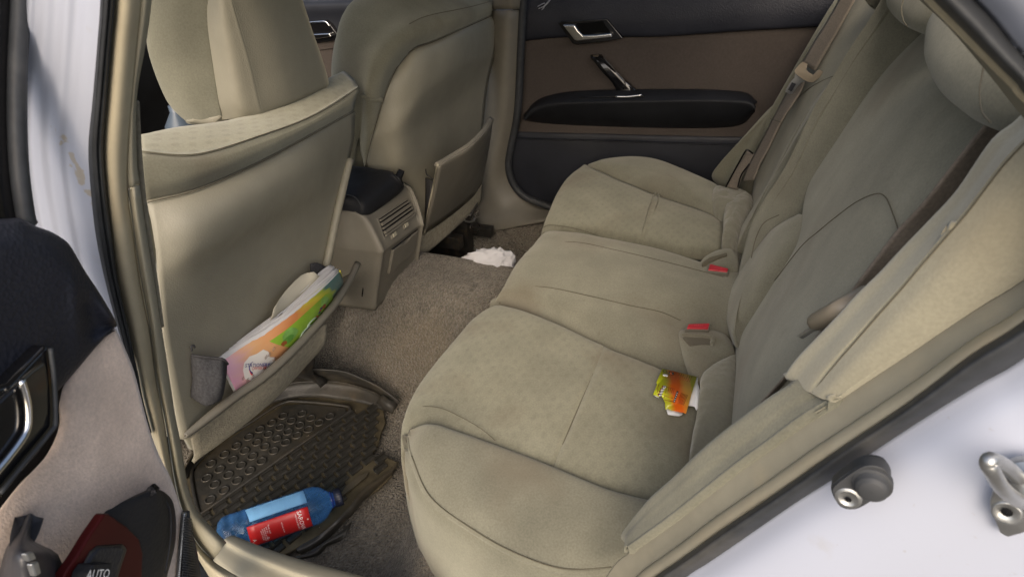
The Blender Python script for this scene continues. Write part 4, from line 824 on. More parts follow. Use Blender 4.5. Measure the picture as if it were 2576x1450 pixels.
# ================================================================== far seat belt
fbt = thing('seat_belt', tuple(Y(1990, 300, 1.31)), 'far seat belt hanging down the backrest with metal tongue', 'seat belt', 'seat belts')
def yb(v): return 1.315-.0002*v
A = [(2150, -90), (2109, 0), (2080, 52), (2045, 108), (2016, 160)]; Bq = [(2196, -90), (2150, 0), (2118, 60), (2082, 122), (2050, 178)]
ribbon('webbing', [Y(a, b, 1.20) for a, b in A], [Y(a, b, 1.15) for a, b in Bq], 'belt', fbt, th=.0015)
A = [(1990, 205), (1974, 240), (1944, 298), (1905, 373), (1880, 420), (1866, 455)]; Bq = [(2025, 205), (2010, 238), (1968, 302), (1930, 380), (1915, 405), (1896, 452)]
lb_ = ribbon('webbing', [Y(a, b, 1.22) for a, b in A], [Y(a, b, 1.17) for a, b in Bq], 'belt', fbt, th=.0015)
seam([Y(1938, 298, 1.215), Y(1950, 303, 1.19), Y(1967, 308, 1.165)], lb_)
A = [(1880, 380), (1860, 412), (1838, 445), (1826, 470)]; Bq = [(1898, 388), (1888, 405), (1866, 445), (1855, 478)]
ribbon('webbing', [Y(a, b, 1.25) for a, b in A], [Y(a, b, 1.23) for a, b in Bq], 'belt', fbt, th=.0015)
tube('belt_slide', [Y(a, b, 1.225) for a, b in [(1826, 470), (1850, 425), (1872, 386), (1880, 377), (1894, 386)]], .0022, 'gloss', fbt)
tube('belt_slide', [Y(a, b, 1.215) for a, b in [(1856, 470), (1865, 440), (1885, 412)]], .0018, 'gloss', fbt)
TP = [(1997, 176), (2004, 168), (2020, 154), (2016, 168), (2022, 176), (2045, 188), (2054, 178), (2061, 174), (2060, 182), (2034, 202), (2020, 201), (2000, 186)]
tg = prism('tongue_cover', [Y(a, b, 1.138) for a, b in TP], (-.9, -.2, .4), .012, 'beltplastic', fbt, bevel=.003)
prism('tongue_plate', [Y(a, b, 1.142) for a, b in [(2000, 184), (2027, 200), (2012, 208), (2000, 220), (1991, 234), (1984, 236), (1975, 231), (1977, 224), (1990, 204), (1998, 196)]], (-.9, -.2, .4), .003, 'steel', tg, bevel=.001)
prism('tongue_slot', [Y(a, b, 1.138) for a, b in [(1992, 207), (2000, 210), (1988, 229), (1982, 226)]], (-.9, -.2, .4), .003, 'black', tg, bevel=.001)

# ================================================================== near seat belt
nbt = thing('seat_belt', tuple(B(2200, 650, -.03)), 'near seat belt running diagonally beside the pale backrest wing', 'seat belt', 'seat belts')
A = [(2600, 180), (2536, 252), (2466, 330), (2384, 433), (2323, 511), (2260, 577), (2206, 648), (2125, 756), (2075, 820), (2029, 884), (1983, 938), (1922, 1006), (1880, 1052), (1850, 1090)]
Bq = [(2640, 225), (2580, 302), (2505, 376), (2428, 470), (2362, 552), (2300, 625), (2245, 690), (2180, 760), (2110, 830), (2050, 905), (2000, 960), (1948, 1012), (1905, 1055), (1870, 1095)]
ribbon('webbing', [B(a, b, -.030) for a, b in A], [B(a, b, -.004) for a, b in Bq], 'belt', nbt, th=.0015)
hz_ = tube('tongue_cover', [B(2054, 809, -.05), B(2080, 796, -.055), B(2115, 776, -.055), B(2150, 756, -.045), B(2180, 740, -.03)], .0085, 'beltplastic', nbt, n=10)
for v in hz_.data.vertices:
    pass
prism('tongue_plate', [B(a, b, -.052) for a, b in [(2054, 808), (2062, 814), (2010, 848), (2004, 845)]], BN*-1, .004, 'steel', hz_, bevel=.001)

# ================================================================== open near rear door (left edge)
DA = math.radians(74); DD = V3(math.cos(DA), -math.sin(DA), 0); DN = V3(math.sin(DA), math.cos(DA), 0)
DH = Y(293, 806, -.045); DK = DN.dot(DH)
def D(a, b, off=0): return N(a, b, DN, DK+off)
od = thing('rear_door', tuple(D(300, 1500)), 'open near rear door trim, navy pad over pinkish cloth with window switch', 'car door')
# backing of the door
prism('door_core', [D(a, b, -.03) for a, b in [(0, 540), (60, 556), (150, 620), (230, 730), (290, 860), (350, 1010), (410, 1170), (455, 1290), (490, 1460), (500, 1600), (-300, 1600), (-300, 540)]], DN, .05, 'dash', od)
# window frame, dark
prism('window_frame', [D(a, b, -.02) for a, b in [(-300, -200), (20, -200), (40, 0), (30, 120), (34, 300), (42, 450), (58, 560), (60, 600), (-300, 600)]], DN, .03, 'gloss', od)
tube('window_rubber', [D(a, b, -.016) for a, b in [(48, -200), (52, 0), (45, 150), (43, 300), (49, 430), (64, 540), (72, 565)]], .006, 'rubber', od)
# pad
pe = [(-200, 552), (0, 552), (48, 550), (85, 568), (124, 582), (153, 598), (178, 621), (213, 681), (249, 735), (285, 795)]
pm_ = [(-200, 700), (0, 650), (40, 640), (70, 640), (105, 650), (135, 662), (165, 690), (195, 730), (230, 775), (275, 812)]
pl = [(-200, 1130), (-60, 1100), (0, 1060), (60, 1030), (120, 993), (150, 970), (170, 950), (205, 912), (240, 873), (284, 828)]
rows = []
for i, (a, b, c) in enumerate(zip(pe, pm_, pl)):
    e = .022 if i < 8 else .012
    rows.append([D(*a, -.03), D(*a, .006), D(a[0]*.7+b[0]*.3, a[1]*.7+b[1]*.3, .016), D(*b, e), D((b[0]+c[0])/2, (b[1]+c[1])/2, e-.004), D(c[0], c[1]-4, .012), D(*c, -.01)])
rows.append([D(292+i*.4, 808+i*2, -.01) for i in range(7)])
dp = patch('upper_pad', rows, 'navy', od, nr=5, nc=5, solid=.004)
tube('pad_crease', [D(a, b, .0185) for a, b in [(115, 655), (122, 690), (135, 715), (165, 748)]], .0004, mat('pale_crease', (.08, .085, .095), .7), dp, n=4)
# plush cloth panel
ce = [(291, 826), (315, 880), (338, 937), (355, 1000), (373, 1068), (400, 1146), (426, 1200), (451, 1266), (465, 1300), (482, 1370), (492, 1450), (497, 1600)]
ci = [(205, 905), (165, 960), (150, 1010), (150, 1070), (120, 1140), (60, 1210), (0, 1290), (-60, 1380), (-100, 1450), (-150, 1500), (-200, 1560), (-250, 1650)]
rows = [[D(*a, -.02), D(a[0]-2, a[1], -.001), D(a[0]*.92+b[0]*.08, a[1]*.92+b[1]*.08, .003), D((a[0]+b[0])/2, (a[1]+b[1])/2, .004), D(a[0]*.15+b[0]*.85, a[1]*.15+b[1]*.85, .004), D(*b, .0)] for a, b in zip(ce, ci)]
patch('cloth_panel', rows, 'cloth', od, nr=5, nc=5, solid=.004, amp=.0008, asc=25)
# handle surround with chrome blade
hb = [(124, 861), (133, 877), (142, 948), (146, 1000), (147, 1060), (138, 1091), (107, 1134), (53, 1197), (0, 1269), (-80, 1370), (-80, 1000), (28, 960), (80, 905)]
he = prism('handle_bezel', [D(a, b, .028) for a, b in hb], DN, .035, 'gloss', od, bevel=.006)
prism('handle_recess', [D(a, b, .0295) for a, b in [(118, 905), (126, 960), (126, 1040), (112, 1075), (60, 1130), (0, 1200), (-60, 1280), (-60, 1050), (20, 985), (80, 930)]], DN, .006, mat('olive_gloss', (.03, .028, .022), .2, coat=.5), he, bevel=.004)
prism('handle_cavity', [D(a, b, .031) for a, b in [(55, 960), (68, 1023), (66, 1080), (40, 1120), (0, 1172), (-60, 1240), (-60, 1080), (0, 1010)]], DN, .004, M['gloss'], he, bevel=.002)
tube('door_handle', [D(a, b, .034) for a, b in [(53, 955), (66, 1000), (71, 1040), (68, 1080), (50, 1112), (20, 1152), (0, 1176), (-40, 1225)]], .0024, 'chrome', he)
tube('bezel_rim', [D(a, b, .031) for a, b in [(127, 875), (136, 950), (140, 1055), (128, 1085), (60, 1165), (0, 1240)]], .0016, 'rubber', he)
# armrest, wood panel, window switch
ao = [(391, 1228), (415, 1237), (435, 1261), (443, 1308), (441, 1361), (430, 1410), (419, 1450), (400, 1550)]
ai = [(380, 1228), (355, 1237), (312, 1258), (285, 1275), (263, 1290), (227, 1343), (195, 1396), (130, 1490)]
rows = [[D(b[0], b[1], -.002), D(b[0]+1, b[1]+1, .034), D(b[0]+4, b[1]+3, .041), D(a[0]*.45+b[0]*.55, a[1]*.45+b[1]*.55, .0445), D(a[0]*.8+b[0]*.2, a[1]*.8+b[1]*.2, .044), D(a[0]-3, a[1], .03), D(*a, -.002)] for a, b in zip(ao, ai)]
rows.insert(0, [D(385+i, 1227, -.002) for i in range(7)])
am = patch('armrest', rows, 'leather', od, nr=5, nc=5, solid=.004)
seam([D(a, b, .041) for a, b in [(420, 1262), (429, 1290), (430, 1340), (424, 1390), (415, 1440)]], am, .0006, 'black')
wo = [(263, 1290), (275, 1291), (320, 1322), (352, 1354), (361, 1389), (359, 1450), (350, 1560), (130, 1560), (163, 1442), (195, 1396), (227, 1343)]
wp = prism('wood_panel', [D(a, b, .0465) for a, b in wo], DN, .008, 'wood', am, bevel=.002)
sw = prism('switch_surround', [D(a, b, .0485) for a, b in [(249, 1371), (312, 1367), (323, 1378), (310, 1415), (290, 1480), (270, 1560), (170, 1560), (202, 1442), (231, 1386)]], DN, .006, 'darksteel', wp, bevel=.002)
si = prism('switch_recess', [D(a, b, .0498) for a, b in [(252, 1375), (309, 1371), (318, 1380), (305, 1418), (285, 1480), (265, 1560), (176, 1560), (207, 1442), (235, 1390)]], DN, .006, 'black', sw, bevel=.003) if False else prism('switch_recess', [D(a, b, .0498) for a, b in [(252, 1375), (309, 1371), (318, 1380), (305, 1418), (285, 1480), (265, 1560), (176, 1560), (207, 1442), (235, 1390)]], DN, .006, 'black', wp, bevel=.003)
bt = prism('window_switch', [D(a, b, .060) for a, b in [(236, 1418), (282, 1414), (284, 1420), (262, 1500), (210, 1500), (222, 1440)]], DN, .012, 'leather', wp, bevel=.003)
o1, o2, o3 = D(247, 1443, .0604), D(262, 1442, .0604), D(246, 1432, .0604)
o_c = D(246, 1444, .0602)
text('auto_mark', 'AUTO', o_c, o2-o1, o3-o1, .0085, mat('white_print', (.8, .8, .8), .6), am)
# pull-handle bracket, broken
pbk = patch('pull_bracket', [[D(a, b, o) for a, b, o in r] for r in [
    [(62, 1296, .01), (78, 1290, .02), (95, 1300, .01)], [(45, 1335, .015), (66, 1335, .03), (88, 1342, .015)], [(18, 1372, .02), (55, 1365, .045), (90, 1362, .03)], [(5, 1410, .02), (60, 1395, .06), (146, 1393, .03)], [(-5, 1460, .02), (70, 1450, .06), (162, 1450, .03)], [(-5, 1560, .02), (70, 1550, .06), (180, 1550, .03)]]], mat('grey_plastic_bracket', (.045, .045, .05), .4, rvar=.1), od, nr=3, nc=4, solid=.01)
prism('metal_clip', [D(a, b, .066) for a, b in [(66, 1392), (86, 1386), (94, 1404), (74, 1412)]], DN, .004, 'steel', pbk, bevel=.001)
prism('metal_clip', [D(a, b, .066) for a, b in [(80, 1418), (98, 1410), (106, 1440), (90, 1450)]], DN, .004, 'steel', pbk, bevel=.001)
# ribbed door-edge seal
se = patch('edge_seal', [[D(a, b, o) for a, b, o in r] for r in [
    [(456, 1283, -.01), (463, 1288, .004), (472, 1296, -.01)], [(455, 1330, .0), (468, 1328, .01), (484, 1335, -.005)], [(447, 1400, .0), (470, 1395, .012), (497, 1390, -.005)], [(440, 1450, .0), (472, 1450, .012), (505, 1450, -.005)], [(430, 1560, .0), (470, 1560, .012), (510, 1560, -.005)]]], 'rubber', od, nr=4, nc=4, solid=.006)
for k in range(26):
    t = k/25; v0 = 1300+160*t
    tube('seal_rib', [D(463-8*t+2, v0, .0145), D(480+16*t, v0+6, .0075)], .0011, 'rubber', se, n=4, seg=1)
for k in range(34):
    t = k/33; v0 = 1292+165*t
    p0 = D(462.5-14*t, v0, .008); box('seal_tooth', p0, DD*.0016, V3(0, 0, .0011), DN*.002, 'steel', se, bevel=0)

# ================================================================== door switch and striker on the jamb
def J(a, b, y=.008): return Y(a, b, y)
JN = V3(-.15, -1, .1).normalized()
swp = [(2094, 1236), (2100, 1222), (2125, 1202), (2165, 1176), (2195, 1171), (2225, 1180), (2240, 1203), (2238, 1225), (2225, 1242), (2195, 1258), (2160, 1278), (2130, 1280), (2108, 1268)]
ds = prism('door_switch', [p.lerp(p, 0) for p in spline([J(a, b, .003) for a, b in swp], 3, True)], JN, .010, 'greyplastic', car, bevel=.0007)
ds.data.materials[0] = mat('grey_rubber', (.045, .048, .052), .6, var=(40, .15))
prism('switch_gasket', spline([J(a-4, b-6, .006) for a, b in swp], 3, True), JN, .01, 'rubber', ds, bevel=.0007)
cen = J(2194, 1216, .002); lathe('plunger', [(-.004, .0118), (.0010, .0118), (.0012, .0116), (.0012, .0100), (.0013, .0098), (.006, .0094), (.0062, .0092), (.008, .0072), (.0082, .0069), (.0083, .0003)], cen, JN, ds.data.materials[0], ds)
cen = J(2134, 1251, .0022); scw = lathe('screw', [(-.002, .0082), (.0006, .0082), (.0008, .0080), (.0012, .0062), (.0013, .0060), (.0004, .0056), (.0004, .0005)], cen, JN, 'steel', ds)
lathe('screw_socket', [(.0018, .0022), (.0022, .0001)], cen, JN, 'gloss', scw, n=8)
sn = V3(-.3, -1, .2).normalized()
stk = prism('door_striker', [J(a, b, .002) for a, b in [(2500, 1230), (2560, 1225), (2640, 1230), (2640, 1320), (2590, 1335), (2535, 1350), (2516, 1340), (2492, 1280), (2490, 1262)]], sn, .006, 'steel', car, bevel=.0008)
lathe('striker_bolt', [(0, .0078), (.0025, .0078), (.0032, .0066), (.0012, .0042), (.0008, .0005)], J(2533, 1284, .0015), sn, 'steel', stk)
lathe('bolt_socket', [(.0016, .003), (.002, .0002)], J(2533, 1284, .001), sn, 'gloss', stk, n=10)
tube('striker_loop', [J(2600, 1268, .0), J(2560, 1257, -.012), J(2520, 1225, -.026), J(2496, 1186, -.032), J(2486, 1166, -.032), J(2495, 1155, -.030), J(2530, 1172, -.02), J(2556, 1195, -.008), J(2572, 1206, .002)], .0042, 'steel', stk, n=12, seg=6)
lathe('striker_boss', [(-.004, .013), (.002, .013), (.003, .0125), (.0032, .009), (.008, .0085), (.0082, .008), (.0083, .0002)], J(2590, 1205, .0), sn, 'steel', stk)

# ================================================================== floor mat
fm = thing('floor_mat', tuple(Z(700, 1200, 0)), 'torn black rubber floor mat with rings and basketweave, dusty with earth', 'floor mat')
m0 = Z(504, 1293, .03); m1 = Z(873, 1038, .03)
E1 = (m1-m0).normalized(); E2 = V3(0, 0, 1).cross(E1); E2 = E2 if E2.dot(V3(1, 0, 0)) > 0 else -E2
ML = (m1-m0).length
def mt(s, t, z=.028): return V3(m0.x, m0.y, z)+E1*s+E2*t
# base sheet (torn outline)
tear = [(470, 1195), (500, 1150), (560, 1092), (640, 1040), (705, 1000), (760, 988), (850, 995), (925, 1012), (965, 1030), (970, 1062), (958, 1090), (950, 1120), (936, 1140), (945, 1158), (968, 1146), (1000, 1160), (985, 1195), (950, 1230), (900, 1262), (868, 1290), (835, 1320), (790, 1352), (730, 1385), (660, 1420), (600, 1420), (540, 1375), (490, 1310), (468, 1240)]
prism('mat_base', [Z(a, b, .022) for a, b in tear], (0, 0, 1), .006, 'matdust', fm, bevel=.002)
# ring field
rf = prism('ring_field', [Z(a, b, .026) for a, b in [(487, 1185), (500, 1168), (560, 1112), (640, 1062), (712, 1020), (760, 1014), (868, 1024), (873, 1036), (700, 1156), (504, 1291), (495, 1240)]], (0, 0, 1), .006, 'mat', fm, bevel=.002)
# ring mesh shared
def ring_mesh():
    bm = bmesh.new(); n1, n2 = 20, 6
    vs = [[bm.verts.new(((.0094+.0018*math.cos(b))*math.cos(a), (.0094+.0018*math.cos(b))*math.sin(a), .0018*math.sin(b)+.001)) for b in [2*math.pi*j/n2 for j in range(n2)]] for a in [2*math.pi*i/n1 for i in range(n1)]]
    for i in range(n1):
        for j in range(n2): bm.faces.new((vs[i][j], vs[(i+1) % n1][j], vs[(i+1) % n1][(j+1) % n2], vs[i][(j+1) % n2]))
    bm.normal_update(); me = bpy.data.meshes.new('ring'); bm.to_mesh(me); bm.free()
    for p in me.polygons: p.use_smooth = True
    me.materials.append(M['mat']); return me
rme = ring_mesh()
rings = [(1495, 650), (1590, 585), (1675, 525), (1762, 462), (1842, 408), (1925, 362), (2005, 313), (2140, 297), (1557, 690), (1650, 622), (1735, 560), (1820, 500), (1900, 442), (1985, 393), (2065, 347), (2203, 328), (1465, 752), (1618, 730), (1707, 662), (1790, 598), (1877, 530), (1962, 473), (2042, 424), (2125, 378), (2262, 360), (2338, 315), (1522, 797), (1680, 770), (1770, 700), (1853, 632), (1940, 560), (2025, 500), (2105, 450), (2185, 407), (1587, 838), (1490, 905)]
for k, (a, b) in enumerate(rings):
    o = bpy.data.objects.new('mat_ring', rme); COL.objects.link(o); o.parent = rf
    p = Z(a*.3551, 934.7+b*.3551, .0262); o.matrix_basis = Matrix.Translation(p)
# raised rim lines
tube('mat_rib', [Z(a, b, .028) for a, b in [(488, 1300), (504, 1292), (620, 1212), (760, 1114), (873, 1038), (880, 1030), (868, 1020), (760, 1009), (708, 1014), (636, 1058), (556, 1108), (496, 1163), (482, 1190), (488, 1240), (500, 1290)]], .0035, 'mat', fm)
# upturned border at the far side
rows = [[Z(a, b, z) for a, b, z in r] for r in [
    [(470, 1205, .024), (505, 1150, .024), (580, 1085, .024), (680, 1020, .024), (752, 1000, .024), (850, 1004, .024), (925, 1018, .024), (970, 1034, .024)],
    [(460, 1190, .045), (505, 1120, .05), (590, 1050, .05), (680, 985, .05), (740, 962, .055), (850, 962, .05), (935, 985, .045), (990, 1030, .04)],
    [(470, 1165, .075), (520, 1095, .075), (600, 1030, .08), (680, 970, .09), (735, 942, .10), (830, 940, .095), (930, 968, .075), (1000, 1015, .05)],
    [(474, 1150, .08), (525, 1085, .085), (605, 1018, .09), (680, 955, .11), (735, 935, .115), (840, 930, .11), (935, 962, .085), (1003, 1010, .055)]]]
patch('mat_border', rows, 'mat', fm, nr=4, nc=6, solid=.004, amp=.003, asc=20)
tube('mat_rib', [Z(a, b, .055) for a, b in [(690, 985), (742, 962), (850, 960), (935, 984), (960, 1002)]], .003, 'mat', fm)
# basket-weave bricks: rows along E1
def brick_mesh(l, wd, h):
    V = []
    for z, ins in ((0, 0), (h*.6, 0), (h, .0015)):
        for sx, sy in ((-1, -1), (1, -1), (1, 1), (-1, 1)): V.append((sx*(l/2-ins), sy*(wd/2-ins), z))
    Fc = [(3, 2, 1, 0), (8, 9, 10, 11)]
    for i in (0, 4):
        for j in range(4): Fc.append((i+j, i+(j+1) % 4, i+4+(j+1) % 4, i+4+j))
    me = bpy.data.meshes.new('weave_brick'); me.from_pydata(V, [], Fc); me.materials.append(M['mat']); return me
bme = brick_mesh(.0275, .0115, .006); bme2 = brick_mesh(.0285, .0026, .0078)
def inside(p, poly):
    c = False; j = len(poly)-1
    for i in range(len(poly)):
        (xi, yi), (xj, yj) = poly[i], poly[j]
        if (yi > p[1]) != (yj > p[1]) and p[0] < (xj-xi)*(p[1]-yi)/(yj-yi)+xi: c = not c
        j = i
    return c
reg = [(q.x, q.y) for q in (Z(a, b, .022) for a, b in [(508, 1300), (700, 1165), (880, 1042), (940, 1020), (966, 1040), (968, 1062), (955, 1090), (948, 1120), (936, 1140), (945, 1160), (970, 1150), (998, 1162), (980, 1195), (930, 1170), (870, 1215), (890, 1250), (800, 1330), (700, 1385), (640, 1405), (560, 1370)])]
ang = math.atan2(E1.y, E1.x); cnt = 0
for r in range(22):
    for c in range(-5, 22):
        s = c*.0345+(.01725 if r % 2 else 0); t = .012+r*.0186
        p = mt(s, t, .0222)
        if not inside((p.x, p.y), reg): continue
        o = bpy.data.objects.new('weave_brick', bme); COL.objects.link(o); o.parent = fm; o.matrix_parent_inverse = Matrix.Translation(-fm.location)
        o.matrix_basis = Matrix.Translation(p+V3(0, 0, random.uniform(-.0006, .0004))) @ Matrix.Rotation(ang+.0+random.uniform(-.02, .02), 4, 'Z')
        o2 = bpy.data.objects.new('weave_bar', bme2); COL.objects.link(o2); o2.parent = fm; o2.matrix_parent_inverse = Matrix.Translation(-fm.location)
        o2.matrix_basis = Matrix.Translation(mt(s+.002, t-.0088, .0222)) @ Matrix.Rotation(ang, 4, 'Z')
        cnt += 1
# smooth heel plate and torn strips
prism('heel_plate', [Z(a, b, .031) for a, b in [(868, 1222), (900, 1196), (928, 1184), (922, 1196), (880, 1230), (850, 1252)]], (0, 0, 1), .006, mat('worn_mat', (.075, .062, .040), .7, var=(30, .2)), fm, bevel=.002)
def strip(pts_a, pts_b, nm, za=.03):
    return patch(nm, [[Z(a, b, z1), Z((a+c)/2, (b+d)/2, (z1+z2)/2+.005), Z(c, d, z2)] for (a, b, z1), (c, d, z2) in zip(pts_a, pts_b)], 'mat', fm, nr=4, nc=4, solid=.004, amp=.003, asc=30)
strip([(1003, 1158, .03), (960, 1200, .035), (910, 1232, .045), (880, 1268, .05), (845, 1310, .05), (800, 1345, .035), (745, 1378, .03)],
      [(990, 1190, .02), (962, 1218, .02), (920, 1252, .025), (898, 1278, .03), (862, 1318, .03), (815, 1360, .02), (760, 1392, .02)], 'torn_edge')
strip([(884, 1310, .03), (860, 1335, .035), (820, 1358, .035), (780, 1385, .03), (735, 1400, .028)],
      [(868, 1352, .03), (850, 1362, .025), (822, 1372, .022), (806, 1392, .022), (760, 1404, .022)], 'torn_strip')
strip([(1003, 1010, .05), (985, 1005, .06), (960, 990, .065)], [(988, 1040, .035), (968, 1030, .04), (945, 1012, .045)], 'torn_strip')

# ================================================================== water bottle
b0 = Z(553, 1352, .064); b1 = Z(861, 1246, .068)
bx = (b1-b0).normalized(); BL = (b1-b0).length
bot = thing('water_bottle', tuple(b0.lerp(b1, .5)-V3(0, 0, .035)), 'empty blue plastic water bottle with red label lying on rubber mat', 'bottle')
pet = bpy.data.materials.new('blue_pet'); pet.use_nodes = True; n_ = pet.node_tree.nodes; l_ = pet.node_tree.links
pp = n_['Principled BSDF']; pp.inputs['Base Color'].default_value = (.16, .44, .95, 1); pp.inputs['Specular IOR Level'].default_value = .9; pp.inputs['Roughness'].default_value = .06; pp.inputs['Coat Weight'].default_value = .6
pt = n_.new('ShaderNodeBsdfTransparent'); pt.inputs[0].default_value = (.58, .82, 1.0, 1)
lw_ = n_.new('ShaderNodeLayerWeight'); lw_.inputs[0].default_value = .35
mr_ = n_.new('ShaderNodeMapRange'); mr_.inputs[3].default_value = .07; mr_.inputs[4].default_value = .45; l_.new(lw_.outputs['Facing'], mr_.inputs[0])
mx_ = n_.new('ShaderNodeMixShader'); l_.new(mr_.outputs[0], mx_.inputs[0]); l_.new(pt.outputs[0], mx_.inputs[1]); l_.new(pp.outputs[0], mx_.inputs[2]); l_.new(mx_.outputs[0], n_['Material Output'].inputs[0])
Rb = .0355
def pmod(t, a):
    u = t/BL
    k = 1+.035*math.cos(4*a)*(1 if .05 < u < .72 else .4)
    if .04 < u < .70:
        ph = (u-.06)/.64*6; k += .030*math.tanh(4*(math.cos(2*math.pi*ph)+.5))*max(-.3, min(1, 3*math.cos(4*a)+1.2))
    return k
pr = [(0, .004), (0, .020), (.004, .029), (.012, Rb*.97)]
for i in range(1, 48): pr.append((.012+(BL*.70-.012)*i/48, Rb))
pr += [(BL*.72, Rb), (BL*.76, Rb*.985), (BL*.80, Rb*.93), (BL*.84, Rb*.80), (BL*.87, Rb*.62), (BL*.895, Rb*.44), (BL*.91, Rb*.385), (BL*.93, Rb*.38)]
bb = lathe('bottle_body', pr, b0, bx, pet, bot, n=48, mod=pmod)
neck = mat('deep_blue_cap', (.012, .03, .16), .25, coat=.3)
capm = mat('black_blue_cap', (.012, .015, .03), .35)
lathe('neck_ring', [(BL*.905, .0145), (BL*.905, .0165), (BL*.915, .0165), (BL*.917, .0135), (BL*.945, .0135)], b0, bx, neck, bot)
lathe('bottle_cap', [(BL*.935, .012), (BL*.935, .0160), (BL*.99, .0160), (BL*1.0, .0145), (BL*1.002, .0001)], b0, bx, capm, bot, n=72, mod=lambda t, a: 1+.035*(1 if math.cos(24*a) > 0 else -1))
# label facing the camera, and the rear label seen through the bottle
vv = (CC-b0.lerp(b1, .4)); vv = (vv-bx*vv.dot(bx)).normalized(); hh = bx.cross(vv).normalized()
if hh.z > 0 or hh.dot(V3(0, -1, 0)) < 0: pass
sgn = 1 if hh.dot(CU) < 0 else -1   # toward the lower side in the picture
def lab(t, a, r=1.07): # a angle from the camera side, positive toward picture bottom
    return b0+bx*t+(vv*math.cos(a)+hh*sgn*math.sin(a))*(Rb*r)
redm = mat('label_red', (.52, .018, .018), .4, coat=.2); wht = mat('label_white', (.85, .8, .78), .5); blw_ = mat('label_back', (.80, .88, .95), .6)
def curved(nm, t0, t1, a0, a1, m, r, nn=12):
    G = [[lab(t0+(t1-t0)*i/8, a0+(a1-a0)*j/nn, r) for j in range(nn+1)] for i in range(9)]
    V, Fc = gridmesh(G); return add(nm, V, Fc, m, bot, solid=.0003)
lbl = curved('label', BL*.24, BL*.72, math.radians(-4), math.radians(62), redm, 1.07)
curved('label', BL*.22, BL*.70, math.radians(196), math.radians(250), blw_, .97)
def wrapl(t0, a0):
    o = lab(t0, a0, 1.085)
    return o
def ltext(s, t0, a0, size, nm):
    ex = (lab(t0, a0+.02)-lab(t0, a0)); ey = bx
    c = lab(t0, a0, 1.085); axp = b0
    def cv(p):   # wrap around the bottle
        d = (p-c); ta = d.dot(bx); tb = d.dot(ex.normalized()); a = a0+tb/(Rb*1.085)
        return lab(t0+ta, a, 1.088)
    return text(nm, s, c, ex, ey, size, wht, lbl, sub=cv)
ltext('SAROVA', BL*.645, math.radians(29), .0105, 'brand_lettering')
ltext('HOTELS & RESORTS', BL*.615, math.radians(29), .0035, 'small_lettering')
ltext('NATURAL WATER', BL*.50, math.radians(29), .0026, 'small_lettering')
ltext('Keep cool\nand dry', BL*.39, math.radians(20), .004, 'small_lettering')
ltext('PURIFIED BOTTLED\nDRINKING WATER\nSERVE CHILLED', BL*.35, math.radians(32), .0030, 'small_lettering')
ltext('o', BL*.375, math.radians(44), .009, 'recycle_mark')
ltext('A', BL*.27, math.radians(38), .009, 'small_lettering')
ltext('*', BL*.69, math.radians(29), .009, 'emblem')

# ================================================================== magazine in the seat pocket
mg = thing('magazine', tuple(Z(700, 880, .30)), 'thick colouring magazine with pink, orange and green cover in the seat pocket', 'magazine')
ct = [(546, 898), (596, 872), (650, 839), (705, 804), (760, 761), (812, 719), (853, 681)]
pt_ = [(545, 895), (596, 860), (650, 822), (705, 780), (760, 732), (803, 686), (833, 664)]
cbm = [(600, 972), (640, 948), (690, 905), (745, 858), (795, 805), (835, 755), (866, 712)]
top_ = [Z(a, b, z) for (a, b), z in zip(ct, [.40, .402, .404, .408, .413, .418, .418])]
bo_ = [Z(a, b, .353)+V3(-.012, 0, -.002) for a, b in cbm]
bo2 = [q+(q-p)*.35 for p, q in zip(top_, bo_)]
cover = bpy.data.materials.new('magazine_cover'); cover.use_nodes = True; n_ = cover.node_tree.nodes; l_ = cover.node_tree.links; p_ = n_['Principled BSDF']
p_.inputs['Roughness'].default_value = .3; p_.inputs['Coat Weight'].default_value = .25
uvn = n_.new('ShaderNodeUVMap'); sx = n_.new('ShaderNodeSeparateXYZ'); l_.new(uvn.outputs[0], sx.inputs[0])
nz_ = n_.new('ShaderNodeTexNoise'); nz_.inputs['Scale'].default_value = 6; l_.new(uvn.outputs[0], nz_.inputs['Vector'])
ad = n_.new('ShaderNodeMath'); ad.operation = 'MULTIPLY_ADD'; ad.inputs[1].default_value = .25; l_.new(nz_.outputs[0], ad.inputs[0]); l_.new(sx.outputs[0], ad.inputs[2])
rp_ = n_.new('ShaderNodeValToRGB'); cr_ = rp_.color_ramp; cr_.elements[0].position = .08; cr_.elements[0].color = (.72, .33, .52, 1); cr_.elements[1].position = 1.05; cr_.elements[1].color = (.08, .22, .22, 1)
for pos, c_ in ((.22, (.75, .42, .45, 1)), (.38, (.78, .45, .22, 1)), (.72, (.75, .28, .10, 1)), (.86, (.72, .62, .07, 1)), (.97, (.42, .55, .06, 1))):
    e_ = cr_.elements.new(pos); e_.color = c_
l_.new(ad.outputs[0], rp_.inputs[0]); l_.new(rp_.outputs[0], p_.inputs['Base Color'])
def cov(s, t, off=0):
    P = spline(top_, 8); Q = spline(bo2, 8); i = max(0, min(.9999, s))*(len(P)-1); k = int(i); f = i-k
    p = P[k].lerp(P[k+1], f); q = Q[k].lerp(Q[k+1], f)
    nn = (P[min(k+1, len(P)-1)]-P[k]).cross(q-p).normalized(); nn = nn if nn.dot(CC-p) > 0 else -nn
    bul = .010*math.sin(math.pi*min(1, t))
    return p.lerp(q, t)+nn*(off+bul)
G = [[cov(i/40, j/12) for j in range(13)] for i in range(41)]
V, Fc = gridmesh(G); cvo = add('cover', V, Fc, cover, mg, solid=.0006)
uv = cvo.data.uv_layers.new(name='UVMap')
for lp in cvo.data.loops:
    i, j = divmod(lp.vertex_index, 13); uv.data[lp.index].uv = (i/40, 1-j/12)
